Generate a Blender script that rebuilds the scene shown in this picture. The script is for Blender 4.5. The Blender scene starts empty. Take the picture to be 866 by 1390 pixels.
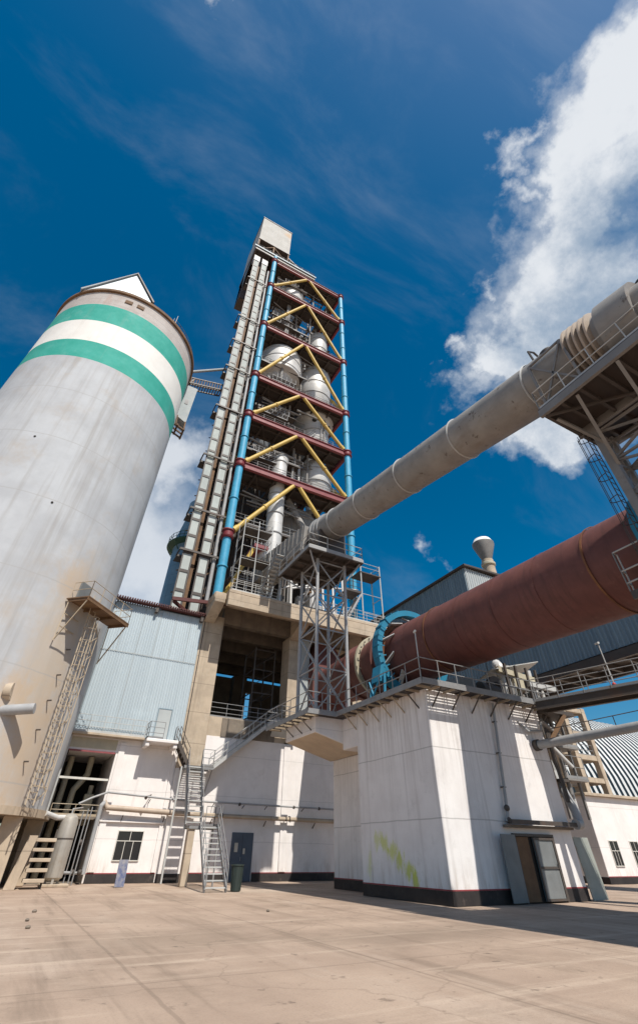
import bpy, bmesh, math, random
from mathutils import Vector, Matrix
random.seed(7)
R=math.radians; PI=math.pi
scene=bpy.context.scene
COL=scene.collection
# ------------------------------------------------------------------ materials
def _n(nt,t,**k):
    n=nt.nodes.new(t)
    for a,b in k.items(): setattr(n,a,b)
    return n
def mat(name,c,c2=None,ns=1.2,stretch=(1,1,1),rough=.75,metal=0.,bump=.15,bscale=18.,streak=None,stk=(2.2,2.2,.12),sth=(.52,.75),
        blotch=None,bls=.5,blt=(.55,.7),spots=(),joints=None,spec=.4,vs=(0,0,0)):
    m=bpy.data.materials.new(name); m.use_nodes=True; nt=m.node_tree; L=nt.links
    b=nt.nodes['Principled BSDF']; b.inputs['Roughness'].default_value=rough; b.inputs['Metallic'].default_value=metal
    b.inputs['Specular IOR Level'].default_value=spec
    geo=_n(nt,'ShaderNodeNewGeometry')          # world position: things do not move
    def noise(sc,st=(1,1,1),det=6,rgh=.6,off=0):
        mp=_n(nt,'ShaderNodeMapping'); mp.inputs['Scale'].default_value=st; mp.inputs['Location'].default_value=(off,off*.7,off*1.3)
        L.new(geo.outputs['Position'],mp.inputs[0])
        n=_n(nt,'ShaderNodeTexNoise'); n.inputs['Scale'].default_value=sc; n.inputs['Detail'].default_value=det; n.inputs['Roughness'].default_value=rgh
        L.new(mp.outputs[0],n.inputs['Vector']); return n.outputs['Fac']
    def rng(v,a,b_,lo=0,hi=1):
        r=_n(nt,'ShaderNodeMapRange'); r.interpolation_type='SMOOTHSTEP'; L.new(v,r.inputs[0])
        r.inputs[1].default_value=a; r.inputs[2].default_value=b_; r.inputs[3].default_value=lo; r.inputs[4].default_value=hi; return r.outputs[0]
    def mix(f,a,bb):
        x=_n(nt,'ShaderNodeMix',data_type='RGBA'); L.new(f,x.inputs[0])
        for s,v in ((6,a),(7,bb)):
            if isinstance(v,tuple): x.inputs[s].default_value=(*v,1)
            else: L.new(v,x.inputs[s])
        return x.outputs[2]
    col=mix(rng(noise(ns,stretch),.3,.7),c,c2 or tuple(x*.85 for x in c))
    if streak: col=mix(rng(noise(1.,stk,5,.65,11),sth[0],sth[1],0,streak[1]),col,streak[0])
    if blotch: col=mix(rng(noise(bls,(1,1,1),9,.7,23),blt[0],blt[1],0,blotch[1]),col,blotch[0])
    for (p,rad,sc3,cc,amt) in spots:
        mp=_n(nt,'ShaderNodeVectorMath',operation='SUBTRACT'); L.new(geo.outputs['Position'],mp.inputs[0]); mp.inputs[1].default_value=p
        ms=_n(nt,'ShaderNodeVectorMath',operation='MULTIPLY'); L.new(mp.outputs[0],ms.inputs[0]); ms.inputs[1].default_value=sc3
        ln=_n(nt,'ShaderNodeVectorMath',operation='LENGTH'); L.new(ms.outputs[0],ln.inputs[0])
        fine=cc[1]>.5; nn=noise(4.5,(1,1,.22),8,.85,5) if fine else noise(1.6,(1,1,.6),8,.75,5)
        ad=_n(nt,'ShaderNodeMath',operation='MULTIPLY_ADD'); L.new(nn,ad.inputs[0]); ad.inputs[1].default_value=rad*(3.4 if fine else 1.6); L.new(ln.outputs['Value'],ad.inputs[2])
        col=mix(rng(ad.outputs[0],rad*(1.9 if fine else 1.0),rad*(2.4 if fine else 2.0),amt,0),col,cc)
    if joints:      # (axis, spacing, width, colour, amount, offset)
        sp=_n(nt,'ShaderNodeSeparateXYZ'); L.new(geo.outputs['Position'],sp.inputs[0])
        for ax,spc,w,cc,amt,off in joints:
            a=_n(nt,'ShaderNodeMath',operation='ADD'); L.new(sp.outputs[ax],a.inputs[0]); a.inputs[1].default_value=off+1000*spc
            wn=noise(.7,(1,1,1),3,.5,3)
            a2=_n(nt,'ShaderNodeMath',operation='MULTIPLY_ADD'); L.new(wn,a2.inputs[0]); a2.inputs[1].default_value=w*3; L.new(a.outputs[0],a2.inputs[2])
            mo=_n(nt,'ShaderNodeMath',operation='MODULO'); L.new(a2.outputs[0],mo.inputs[0]); mo.inputs[1].default_value=spc
            pg=_n(nt,'ShaderNodeMath',operation='PINGPONG'); L.new(mo.outputs[0],pg.inputs[0]); pg.inputs[1].default_value=spc/2
            col=mix(rng(pg.outputs[0],w*.4,w,amt,0),col,cc)
    L.new(col,b.inputs['Base Color'])
    if bump:
        bp=_n(nt,'ShaderNodeBump'); bp.inputs['Strength'].default_value=bump; bp.inputs['Distance'].default_value=.03
        L.new(noise(bscale,(1,1,1),5),bp.inputs['Height']); L.new(bp.outputs[0],b.inputs['Normal'])
        rr=_n(nt,'ShaderNodeMapRange'); L.new(noise(3.,(1,1,1),5,.6,9),rr.inputs[0]); rr.inputs[3].default_value=max(0,rough-.12); rr.inputs[4].default_value=min(1,rough+.12)
        L.new(rr.outputs[0],b.inputs['Roughness'])
    return m
M={}
rust=(.20,.085,.035)
M['white']=mat('white_lime_paint',(.81,.765,.735),(.73,.685,.655),ns=.9,rough=.85,streak=((.42,.39,.37),.32),sth=(.55,.8),blotch=((.60,.55,.50),.35),bls=.9,joints=((2,2.55,.035,(.42,.40,.38),.35,.4),))
grf=(.56,.60,.06)
M['pier']=mat('pier_paint',(.82,.785,.76),(.74,.70,.675),ns=.8,rough=.85,streak=((.32,.28,.25),.42),stk=(2.9,2.9,.09),sth=(.52,.8),blotch=((.52,.49,.46),.4),bls=.8,
   joints=((2,2.62,.03,(.34,.32,.30),.6,-.15),(1,1.55,.012,(.42,.40,.38),.14,.35),(0,2.05,.012,(.42,.40,.38),.05,.35)),
   spots=(((15.95,22.9,2.05),.45,(1,.8,.8),grf,.5),((15.95,22.3,1.95),.5,(1,.8,.9),grf,.65),((15.95,21.7,1.62),.55,(1,.8,.9),grf,.7),((15.95,21.15,1.3),.55,(1,.8,.9),grf,.75),((15.95,20.65,1.0),.5,(1,.8,.8),grf,.8),((15.95,20.25,.7),.42,(1,1,.6),grf,.85),((15.95,23.6,1.1),.42,(1,1,.4),grf,.4)))
def soil(name,z0,z1,colr,amt,sc=(3.,3.,.5)):
    m=M[name]; nt=m.node_tree; L=nt.links; b=nt.nodes['Principled BSDF']; src=b.inputs['Base Color'].links[0].from_socket
    geo=[n for n in nt.nodes if n.type=='NEW_GEOMETRY'][0]; sp=_n(nt,'ShaderNodeSeparateXYZ'); L.new(geo.outputs['Position'],sp.inputs[0])
    mp=_n(nt,'ShaderNodeMapping'); mp.inputs['Scale'].default_value=sc; L.new(geo.outputs['Position'],mp.inputs[0])
    n=_n(nt,'ShaderNodeTexNoise'); n.inputs['Scale'].default_value=1.; n.inputs['Detail'].default_value=9; n.inputs['Roughness'].default_value=.7; L.new(mp.outputs[0],n.inputs['Vector'])
    r=_n(nt,'ShaderNodeMapRange'); L.new(sp.outputs[2],r.inputs[0]); r.inputs[1].default_value=z0; r.inputs[2].default_value=z1; r.inputs[3].default_value=1; r.inputs[4].default_value=0
    q=_n(nt,'ShaderNodeMapRange'); q.interpolation_type='SMOOTHSTEP'; L.new(n.outputs['Fac'],q.inputs[0]); q.inputs[1].default_value=.45; q.inputs[2].default_value=.68
    mu=_n(nt,'ShaderNodeMath',operation='MULTIPLY'); L.new(r.outputs[0],mu.inputs[0]); L.new(q.outputs[0],mu.inputs[1]); m2=_n(nt,'ShaderNodeMath',operation='MULTIPLY'); L.new(mu.outputs[0],m2.inputs[0]); m2.inputs[1].default_value=amt
    x=_n(nt,'ShaderNodeMix',data_type='RGBA'); L.new(m2.outputs[0],x.inputs[0]); L.new(src,x.inputs[6]); x.inputs[7].default_value=(*colr,1); L.new(x.outputs[2],b.inputs['Base Color'])
soil('pier',.45,1.5,(.42,.34,.27),.6); soil('white',.45,1.4,(.45,.37,.30),.6)
soil('pier',7.9,3.8,(.30,.24,.19),.6,(6.5,6.5,.14))
M['concrete']=mat('tan_concrete',(.50,.405,.30),(.39,.315,.235),ns=1.1,rough=.9,streak=((.22,.18,.14),.6),blotch=((.55,.48,.39),.5),bls=.7,joints=((2,2.1,.03,(.16,.13,.10),.6,.6),))
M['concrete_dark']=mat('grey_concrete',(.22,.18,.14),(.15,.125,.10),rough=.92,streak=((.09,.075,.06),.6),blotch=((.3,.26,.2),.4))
M['silo']=mat('silo_concrete',(.495,.51,.525),(.41,.42,.435),ns=.35,rough=.85,streak=((.30,.28,.26),.6),stk=(1.3,1.3,.06),sth=(.48,.76),blotch=((.42,.36,.30),.75),bls=.28,blt=(.5,.75),
   joints=((2,5.2,.05,(.36,.35,.34),.55,1.),(2,1.3,.02,(.42,.42,.42),.22,.3)),
   spots=(((-1.2,31,14.8),1.3,(1,1,.7),(.50,.35,.22),.6),((-.9,31.3,10.),2.4,(1,1,.28),(.50,.41,.31),.7),((-.3,32,5),2.2,(1,1,.4),(.50,.38,.26),.6),((-2,30.4,8.),1.2,(1,1,.8),(.50,.36,.23),.6),((-5.8,37,1.6),7.2,(.95,.95,1.7),(.48,.33,.20),.75)))
def paint(name,c,wear=.35,r=.55,**k):
    return mat(name,c,tuple(x*.82 for x in c),ns=1.4,rough=r,streak=(tuple(x*.55+.04 for x in c),wear),stk=(3,3,.25),bump=.08,**k)
M['soffit']=mat('bounce_lit_soffit',(.62,.50,.37),(.53,.42,.31),rough=.9,blotch=((.44,.34,.25),.4),bls=1.)  # tan soffit colour brightened for light bounced off the ground
M['penthouse']=mat('penthouse_cladding',(.52,.505,.47),(.44,.425,.39),ns=.5,rough=.85,streak=((.42,.36,.30),.5),spots=(((12.6,38.5,108),1.6,(1,1,1),(.55,.36,.20),.7),))
M['pipe_tan']=paint('tan_pipe_paint',(.44,.35,.27),.4)
M['teal']=mat('teal_stripe_paint',(.025,.32,.25),(.05,.37,.30),ns=.8,rough=.8,streak=((.12,.34,.28),.5),stk=(1.5,1.5,.08),blotch=((.16,.42,.36),.5),bls=.5)
M['cream']=mat('white_stripe_paint',(.80,.78,.73),(.74,.71,.66),ns=.6,rough=.8,streak=((.55,.50,.45),.35),stk=(1.5,1.5,.08))
soil('silo',44,22,(.30,.26,.23),.5,(1.9,1.9,.05))
M['silo_top']=mat('silo_upper_concrete',(.50,.46,.43),(.42,.37,.34),ns=.6,rough=.85,streak=((.40,.20,.13),.4),stk=(1.5,1.5,.2),blotch=((.30,.25,.23),.5),joints=((2,.8,.04,(.28,.24,.22),.5,.3),))
M['blue']=paint('sky_blue_paint',(.06,.35,.55),.3,blotch=((.12,.40,.56),.4))
M['yellow']=paint('yellow_paint',(.62,.42,.10),.35,blotch=((.5,.30,.10),.4))
M['red']=paint('maroon_paint',(.20,.028,.035),.3)
M['redlit']=paint('sunlit_maroon_paint',(.25,.065,.07),.3,blotch=((.20,.04,.04),.5))  # maroon lightened to show sunlight on the front beams
M['steel']=paint('grey_steel_paint',(.36,.36,.36),.4,blotch=((.25,.16,.10),.5),bls=1.2)
M['steel_dk']=paint('dark_steel',(.085,.07,.06),.4,blotch=((.14,.07,.04),.5))
M['deck']=paint('dark_deck_steel',(.075,.058,.048),.4,blotch=((.05,.04,.035),.5))  # very dark brown steel for decks and joists
M['rail']=paint('railing_grey',(.26,.26,.26),.3,blotch=((.2,.12,.08),.4),bls=2.)
M['rail_w']=paint('railing_pale',(.50,.50,.48),.3)
M['rail_tan']=paint('railing_tan',(.46,.37,.26),.4,blotch=((.30,.16,.08),.6),bls=2.)
M['silver']=mat('aluminium_cladding',(.62,.61,.59),(.50,.49,.47),ns=.7,rough=.5,metal=.12,streak=((.36,.34,.31),.5),blotch=((.45,.40,.34),.4),bls=.6,bump=.08,joints=((2,1.35,.03,(.30,.28,.26),.6,.2),))
M['duct']=mat('duct_grey',(.31,.292,.27),(.235,.22,.205),ns=.8,rough=.7,streak=((.21,.17,.14),.6),stk=(1.5,.35,1.5),blotch=((.09,.065,.05),.85),bls=1.9,blt=(.60,.67))
M['kiln']=mat('kiln_rust_red',(.165,.062,.052),(.125,.048,.041),ns=1.1,rough=.62,streak=((.085,.036,.031),.6),stk=(.7,4.5,.7),sth=(.48,.72),blotch=((.25,.115,.088),.5),bls=1.6,blt=(.56,.76),spec=.35)
M['kilnring']=mat('kiln_weld_ring',(.13,.05,.025),(.24,.10,.04),rough=.7)
M['beige']=paint('beige_paint',(.50,.45,.33),.4,blotch=((.3,.2,.12),.4))
M['clad']=mat('pale_blue_cladding',(.47,.535,.565),(.41,.47,.50),ns=.5,stretch=(3,3,.1),rough=.5,metal=.15,streak=((.38,.44,.47),.5),stk=(5,5,.12),blotch=((.52,.60,.63),.4),bump=.03)
M['clad_dk']=mat('slate_blue_cladding',(.22,.29,.33),(.17,.23,.27),ns=.5,stretch=(3,3,.1),rough=.55,streak=((.09,.13,.16),.6),stk=(5,5,.2),bump=.03)
M['clad_l']=mat('light_cladding',(.42,.445,.44),(.34,.365,.37),ns=.6,rough=.8,metal=0.,streak=((.34,.36,.36),.4),bump=.03)
M['bluetower']=mat('blue_grey_tower_cladding',(.20,.30,.36),(.15,.235,.29),ns=.5,rough=.5,streak=((.11,.17,.21),.6),joints=((2,1.6,.05,(.09,.14,.17),.6,0),))
M['green']=paint('dark_green_paint',(.03,.10,.06))
M['casing']=mat('elevator_casing_paint',(.46,.49,.465),(.36,.39,.37),ns=.5,rough=.75,streak=((.40,.43,.40),.4),bump=.03)
M['brown']=mat('brown_rusty_steel',(.20,.115,.06),(.12,.07,.04),rough=.8,blotch=((.30,.20,.07),.5))
M['roofred']=paint('dark_red_roof_trim',(.11,.035,.03),.3)
M['black']=mat('black_plinth_paint',(.022,.018,.018),(.04,.033,.03),rough=.7,blotch=((.13,.10,.085),.6),bls=2.5,blt=(.55,.75))
M['redline']=mat('red_line_paint',(.30,.05,.055),rough=.8)
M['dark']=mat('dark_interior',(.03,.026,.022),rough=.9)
M['glass']=mat('window_glass',(.015,.017,.02),rough=.12,bump=0,spec=.6)
M['frame']=paint('pale_window_frame',(.66,.64,.58),.3)
M['door']=paint('slate_door_paint',(.085,.11,.145),.3)
M['doorgrey']=paint('grey_door_paint',(.20,.21,.21),.6,blotch=((.10,.09,.085),.5))
M['greensheet']=mat('oxidised_green_sheet',(.34,.35,.31),(.27,.29,.26),ns=1.5,rough=.6,metal=.1,blotch=((.32,.20,.13),.6),bls=1.5,streak=((.18,.21,.20),.5))
M['tank']=mat('tank_metal',(.44,.41,.36),(.36,.33,.29),rough=.5,metal=.3,streak=((.20,.18,.16),.6),blotch=((.30,.20,.12),.4))
M['guardblue']=paint('gear_guard_blue',(.02,.21,.34),.35,blotch=((.08,.30,.42),.5))
M['steel_mid']=paint('weathered_steel',(.24,.225,.21),.45,blotch=((.12,.07,.05),.5),bls=1.2)
M['bin']=paint('dark_green_bin',(.03,.045,.04),.3)
M['paper']=mat('paper_notice',(.6,.57,.48),(.45,.42,.36),rough=.8,bump=0)
M['bluewhite']=mat('blue_board',(.05,.07,.16),(.22,.21,.22),ns=4.,rough=.7)
M['signred']=mat('red_lamp',(.5,.03,.02),rough=.5)
M['hall_dark']=mat('hall_shadow_sheet',(.10,.15,.18),(.07,.11,.135),rough=.5,bump=.03)  # shade of rib sides and troughs painted in as a darker sheet
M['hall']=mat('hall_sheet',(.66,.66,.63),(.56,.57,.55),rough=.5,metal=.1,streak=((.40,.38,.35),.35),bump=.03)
M['lampw']=mat('lamp_glass',(.7,.7,.66),rough=.4,bump=0)
def ground_mat():
    m=mat('yard_concrete',(.41,.305,.23),(.33,.24,.18),ns=.45,rough=.9,blotch=((.22,.16,.115),.65),bls=.32,blt=(.48,.72),bump=.35,bscale=9.,
      streak=((.50,.40,.32),.5),stk=(.5,.16,1),sth=(.5,.75),
      spots=(((9.5,12.5,0),2.0,(.5,1,1),(.20,.15,.11),.5),((4,14,0),2.2,(.6,1,1),(.22,.165,.12),.45),((13,30,0),3,(.5,1,1),(.55,.46,.37),.5)))
    nt=m.node_tree; L=nt.links; b=nt.nodes['Principled BSDF']; src=b.inputs['Base Color'].links[0].from_socket
    geo=[n for n in nt.nodes if n.type=='NEW_GEOMETRY'][0]
    # slab joints with tar + wandering cracks
    nz=_n(nt,'ShaderNodeTexNoise'); nz.inputs['Scale'].default_value=.8; nz.inputs['Detail'].default_value=6; L.new(geo.outputs['Position'],nz.inputs['Vector'])
    ad=_n(nt,'ShaderNodeVectorMath',operation='MULTIPLY_ADD'); L.new(nz.outputs['Color'],ad.inputs[0]); ad.inputs[1].default_value=(.12,.12,0); L.new(geo.outputs['Position'],ad.inputs[2])
    sp=_n(nt,'ShaderNodeSeparateXYZ'); L.new(ad.outputs[0],sp.inputs[0]); cur=src
    def line(sock,spc,off,w,colr,amt,cur):
        a=_n(nt,'ShaderNodeMath',operation='ADD'); L.new(sock,a.inputs[0]); a.inputs[1].default_value=off+2000*spc
        pg=_n(nt,'ShaderNodeMath',operation='PINGPONG'); L.new(a.outputs[0],pg.inputs[0]); pg.inputs[1].default_value=spc/2
        r=_n(nt,'ShaderNodeMapRange'); r.interpolation_type='SMOOTHSTEP'; L.new(pg.outputs[0],r.inputs[0]); r.inputs[1].default_value=w*.5; r.inputs[2].default_value=w; r.inputs[3].default_value=amt; r.inputs[4].default_value=0
        x=_n(nt,'ShaderNodeMix',data_type='RGBA'); L.new(r.outputs[0],x.inputs[0]); L.new(cur,x.inputs[6]); x.inputs[7].default_value=(*colr,1); return x.outputs[2]
    def layer(cur,sc,st,lo,hi,colr,amt,off,rot=0,rg=.65):
        mp=_n(nt,'ShaderNodeMapping'); mp.inputs['Scale'].default_value=st; mp.inputs['Location'].default_value=(off,off,0); mp.inputs['Rotation'].default_value=(0,0,rot); L.new(geo.outputs['Position'],mp.inputs[0])
        n=_n(nt,'ShaderNodeTexNoise'); n.inputs['Scale'].default_value=sc; n.inputs['Detail'].default_value=9; n.inputs['Roughness'].default_value=rg; L.new(mp.outputs[0],n.inputs['Vector'])
        r=_n(nt,'ShaderNodeMapRange'); r.interpolation_type='SMOOTHSTEP'; L.new(n.outputs['Fac'],r.inputs[0])
        for i_,x_ in enumerate((lo,hi,0,amt)): r.inputs[1+i_].default_value=x_
        x=_n(nt,'ShaderNodeMix',data_type='RGBA'); L.new(r.outputs[0],x.inputs[0]); L.new(cur,x.inputs[6]); x.inputs[7].default_value=(*colr,1); return x.outputs[2]
    cur=layer(cur,.8,(1.6,.12,1),.5,.68,(.20,.145,.105),.6,4.,-.9)      # tyre dirt
    cur=layer(cur,.9,(.12,1.5,1),.52,.7,(.56,.44,.34),.55,9.,-.2)       # pale dust drifts
    cur=layer(cur,2.2,(1,1,1),.60,.68,(.13,.095,.07),.65,14.)           # oil spots
    cur=layer(cur,26.,(1,1,1),.50,.72,(.17,.125,.09),.5,2.,0,.75)       # grit
    cur=layer(cur,40.,(1,1,1),.56,.70,(.60,.50,.40),.4,7.,0,.75)
    cur=line(sp.outputs[0],4.4,-2.55,.045,(.15,.11,.08),.38,cur)
    cur=line(sp.outputs[1],5.6,1.2,.045,(.15,.11,.08),.30,cur)
    vo=_n(nt,'ShaderNodeTexVoronoi',feature='DISTANCE_TO_EDGE'); vo.inputs['Scale'].default_value=.17
    ad2=_n(nt,'ShaderNodeVectorMath',operation='MULTIPLY_ADD'); L.new(nz.outputs['Color'],ad2.inputs[0]); ad2.inputs[1].default_value=(1.4,1.4,0); L.new(geo.outputs['Position'],ad2.inputs[2])
    L.new(ad2.outputs[0],vo.inputs['Vector'])
    r=_n(nt,'ShaderNodeMapRange'); L.new(vo.outputs['Distance'],r.inputs[0]); r.inputs[1].default_value=.002; r.inputs[2].default_value=.005; r.inputs[3].default_value=.22; r.inputs[4].default_value=0
    x=_n(nt,'ShaderNodeMix',data_type='RGBA'); L.new(r.outputs[0],x.inputs[0]); L.new(cur,x.inputs[6]); x.inputs[7].default_value=(.12,.085,.06,1)
    L.new(x.outputs[2],b.inputs['Base Color']); return m
M['ground']=ground_mat()
# ------------------------------------------------------------------ mesh builder
class B:
    def __init__(s): s.v=[]; s.f=[]; s.mi=[]; s.cm=0
    def add(s,vs,fs):
        o=len(s.v); s.v+= [tuple(v) for v in vs]; s.f+=[tuple(i+o for i in f) for f in fs]; s.mi+=[s.cm]*len(fs); return s
    def box(s,x0,x1,y0,y1,z0,z1):
        x0,x1=sorted((x0,x1)); y0,y1=sorted((y0,y1)); z0,z1=sorted((z0,z1))
        return s.add([(x0,y0,z0),(x1,y0,z0),(x1,y1,z0),(x0,y1,z0),(x0,y0,z1),(x1,y0,z1),(x1,y1,z1),(x0,y1,z1)],
              [(0,3,2,1),(4,5,6,7),(0,1,5,4),(1,2,6,5),(2,3,7,6),(3,0,4,7)])
    def hexa(s,p): # 8 corners bottom ccw, top ccw
        return s.add(p,[(0,3,2,1),(4,5,6,7),(0,1,5,4),(1,2,6,5),(2,3,7,6),(3,0,4,7)])
    def frame(s,p,q):
        d=(Vector(q)-Vector(p)).normalized(); u=Vector((0,0,1)) if abs(d.z)<.95 else Vector((0,1,0))
        a=d.cross(u).normalized(); b=a.cross(d).normalized(); return d,a,b
    def beam(s,p,q,w,h=None):
        h=h or w; d,a,b=s.frame(p,q); p=Vector(p); q=Vector(q)
        c=[(-a*w/2-b*h/2),(a*w/2-b*h/2),(a*w/2+b*h/2),(-a*w/2+b*h/2)]
        return s.add([p+x for x in c]+[q+x for x in c],[(0,1,2,3),(7,6,5,4),(0,4,5,1),(1,5,6,2),(2,6,7,3),(3,7,4,0)])
    def tube(s,p,q,r,r2=None,n=10,cap=True):
        r2=r if r2 is None else r2; d,a,b=s.frame(p,q); p=Vector(p); q=Vector(q)
        v=[];f=[]
        for i in range(n):
            t=2*PI*i/n; o=a*math.cos(t)+b*math.sin(t); v.append(p+o*r); v.append(q+o*r2)
        for i in range(n):
            j=(i+1)%n; f.append((2*i,2*i+1,2*j+1,2*j))
        if cap: f.append(tuple(2*i for i in range(n))); f.append(tuple(2*i+1 for i in reversed(range(n))))
        return s.add(v,f)
    def path(s,pts,r,n=8):
        for p,q in zip(pts,pts[1:]): s.tube(p,q,r,n=n)
        for p in pts[1:-1]: s.ball(p,r*1.01,8,5)
        return s
    def ball(s,c,r,n=12,m=7,sz=1.,z0=-1.):
        prof=[]
        for k in range(m+1):
            t=-PI/2+PI*k/m
            if math.sin(t)>=z0-1e-6: prof.append((max(1e-3,r*math.cos(t)),c[2]+r*sz*math.sin(t)))
        return s.lathe((c[0],c[1]),prof,n)
    def lathe(s,c,prof,n=32,mats=None,caps=True):
        v=[];f=[]
        for r,z in prof:
            for i in range(n):
                t=2*PI*i/n; v.append((c[0]+r*math.cos(t),c[1]+r*math.sin(t),z))
        o=len(s.v); s.v+=v
        for k in range(len(prof)-1):
            for i in range(n):
                j=(i+1)%n; s.f.append((o+k*n+i,o+k*n+j,o+(k+1)*n+j,o+(k+1)*n+i)); s.mi.append(mats[k] if mats else s.cm)
        if caps:
            s.f.append(tuple(o+i for i in reversed(range(n)))); s.mi.append(mats[0] if mats else s.cm)
            s.f.append(tuple(o+(len(prof)-1)*n+i for i in range(n))); s.mi.append(mats[-1] if mats else s.cm)
        return s
    def axial(s,p,q,prof,n=40,a0=0,a1=2*PI,closed=False):
        # profile (t along p->q in metres, radius); ring swept about the axis
        d,a,b=s.frame(p,q); p=Vector(p); v=[];full=abs(a1-a0-2*PI)<1e-6; m=n if full else n+1
        for t,r in prof:
            for i in range(m):
                th=a0+(a1-a0)*i/n; v.append(p+d*t+(a*math.cos(th)+b*math.sin(th))*r)
        f=[]; K=len(prof); 
        for k in range(K if closed else K-1):
            k2=(k+1)%K
            for i in range(n):
                j=(i+1)%m; f.append((k*m+i,k2*m+i,k2*m+j,k*m+j))
        if not full and closed:
            f.append(tuple(k*m for k in range(K))); f.append(tuple(k*m+m-1 for k in reversed(range(K))))
        return s.add(v,f)
    def prism(s,pts,e):
        e=Vector(e); n=len(pts); v=[Vector(p) for p in pts]; v+= [p+e for p in v]
        f=[tuple(range(n)),tuple(n+i for i in reversed(range(n)))]+[(i,i+n,(i+1)%n+n,(i+1)%n) for i in range(n)]
        return s.add(v,f)
    def corr(s,p,q,z0,z1,depth=.05,pitch=.25,nrm=None,thick=.03):
        # corrugated sheet from p to q (xy), z0..z1, ribs vertical; nrm = outward
        p=Vector((p[0],p[1],0)); q=Vector((q[0],q[1],0)); d=(q-p); Ln=d.length; d/=Ln; nrm=Vector(nrm)
        k=max(1,int(Ln/pitch)); pt=Ln/k; xs=[]
        for i in range(k):
            for fr,o in ((0,0),(.30,0),(.42,1),(.70,1),(.82,0)): xs.append(((i+fr)*pt,o*depth))
        xs.append((Ln,0)); v=[]
        for x,o in xs:
            P=p+d*x+nrm*o; v.append((P.x,P.y,z0)); v.append((P.x,P.y,z1))
        n=len(xs); 
        for x,o in xs:
            P=p+d*x-nrm*thick; v.append((P.x,P.y,z0)); v.append((P.x,P.y,z1))
        f=[(2*i,2*i+2,2*i+3,2*i+1) for i in range(n-1)]+[(2*n+2*i,2*n+2*i+1,2*n+2*i+3,2*n+2*i+2) for i in range(n-1)]
        f+=[(2*i,2*n+2*i,2*n+2*i+2,2*i+2) for i in range(n-1)]+[(2*i+1,2*i+3,2*n+2*i+3,2*n+2*i+1) for i in range(n-1)]
        f+=[(0,1,2*n+1,2*n),(2*n-2,4*n-2,4*n-1,2*n-1)]
        return s.add(v,f)
    def make(s,name,m,parent=None,smooth=True,bevel=0,flip=False):
        me=bpy.data.meshes.new(name)
        off=Vector((0,0,0)); pp=parent
        while pp: off+=pp.location; pp=pp.parent
        me.from_pydata([Vector(v)-off for v in s.v],[],s.f)
        ms=m if isinstance(m,(list,tuple)) else [m]
        for x in ms: me.materials.append(M[x])
        for i,p in enumerate(me.polygons): p.material_index=s.mi[i]
        bm=bmesh.new(); bm.from_mesh(me); bmesh.ops.recalc_face_normals(bm,faces=bm.faces)
        if bevel: 
            es=[e for e in bm.edges if len(e.link_faces)==2 and e.calc_face_angle(0)>.6]
            bmesh.ops.bevel(bm,geom=es,offset=bevel,segments=1,affect='EDGES',clamp_overlap=True)
        bm.to_mesh(me); bm.free()
        if smooth:
            for p in me.polygons: p.use_smooth=True
            me.set_sharp_from_angle(angle=R(35))
        o=bpy.data.objects.new(name,me); COL.objects.link(o)
        if parent: o.parent=parent
        return o
def tag(o,label,cat,group=None):
    o['label']=label; o['category']=cat
    if group: o['group']=group
    return o
def thing(name,loc,label,cat,group=None):
    o=bpy.data.objects.new(name,None); o.location=loc; o.empty_display_size=.3; COL.objects.link(o); return tag(o,label,cat,group)
def railing(pts,h=1.05,sp=1.2,r=.024,mids=(.5,),toe=True,b=None,posts_ends=True):
    b=b or B()
    for p,q in zip(pts,pts[1:]):
        p=Vector(p); q=Vector(q); L=(q-p).length; n=max(1,round(L/sp)); up=Vector((0,0,1))
        for f in (1,)+tuple(mids): b.tube(p+up*h*f,q+up*h*f,r,n=6)
        for i in range(n+1):
            c=p.lerp(q,i/n); b.tube(c,c+up*h,r,n=6)
        if toe: b.beam(p+up*.07,q+up*.07,.012,.12)
    return b
def grating(x0,x1,y0,y1,z,along='x',t=.035,sp=.09,w=.035):
    b=B()
    if along=='x':
        n=int((y1-y0)/sp)
        for i in range(n+1): y=y0+(y1-y0)*i/n; b.box(x0,x1,y-w/2,y+w/2,z-t,z)
        for k in range(int((x1-x0)/.6)+1): x=min(x1,x0+.6*k); b.box(x-.015,x+.015,y0,y1,z-t-.02,z-t-.002)
    else:
        n=int((x1-x0)/sp)
        for i in range(n+1): x=x0+(x1-x0)*i/n; b.box(x-w/2,x+w/2,y0,y1,z-t,z)
        for k in range(int((y1-y0)/.6)+1): y=min(y1,y0+.6*k); b.box(x0,x1,y-.015,y+.015,z-t-.02,z-t-.002)
    return b
def copy_mesh(o,parent,loc):
    c=o.copy(); COL.objects.link(c); c.parent=parent; c.location=loc; return c
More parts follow.
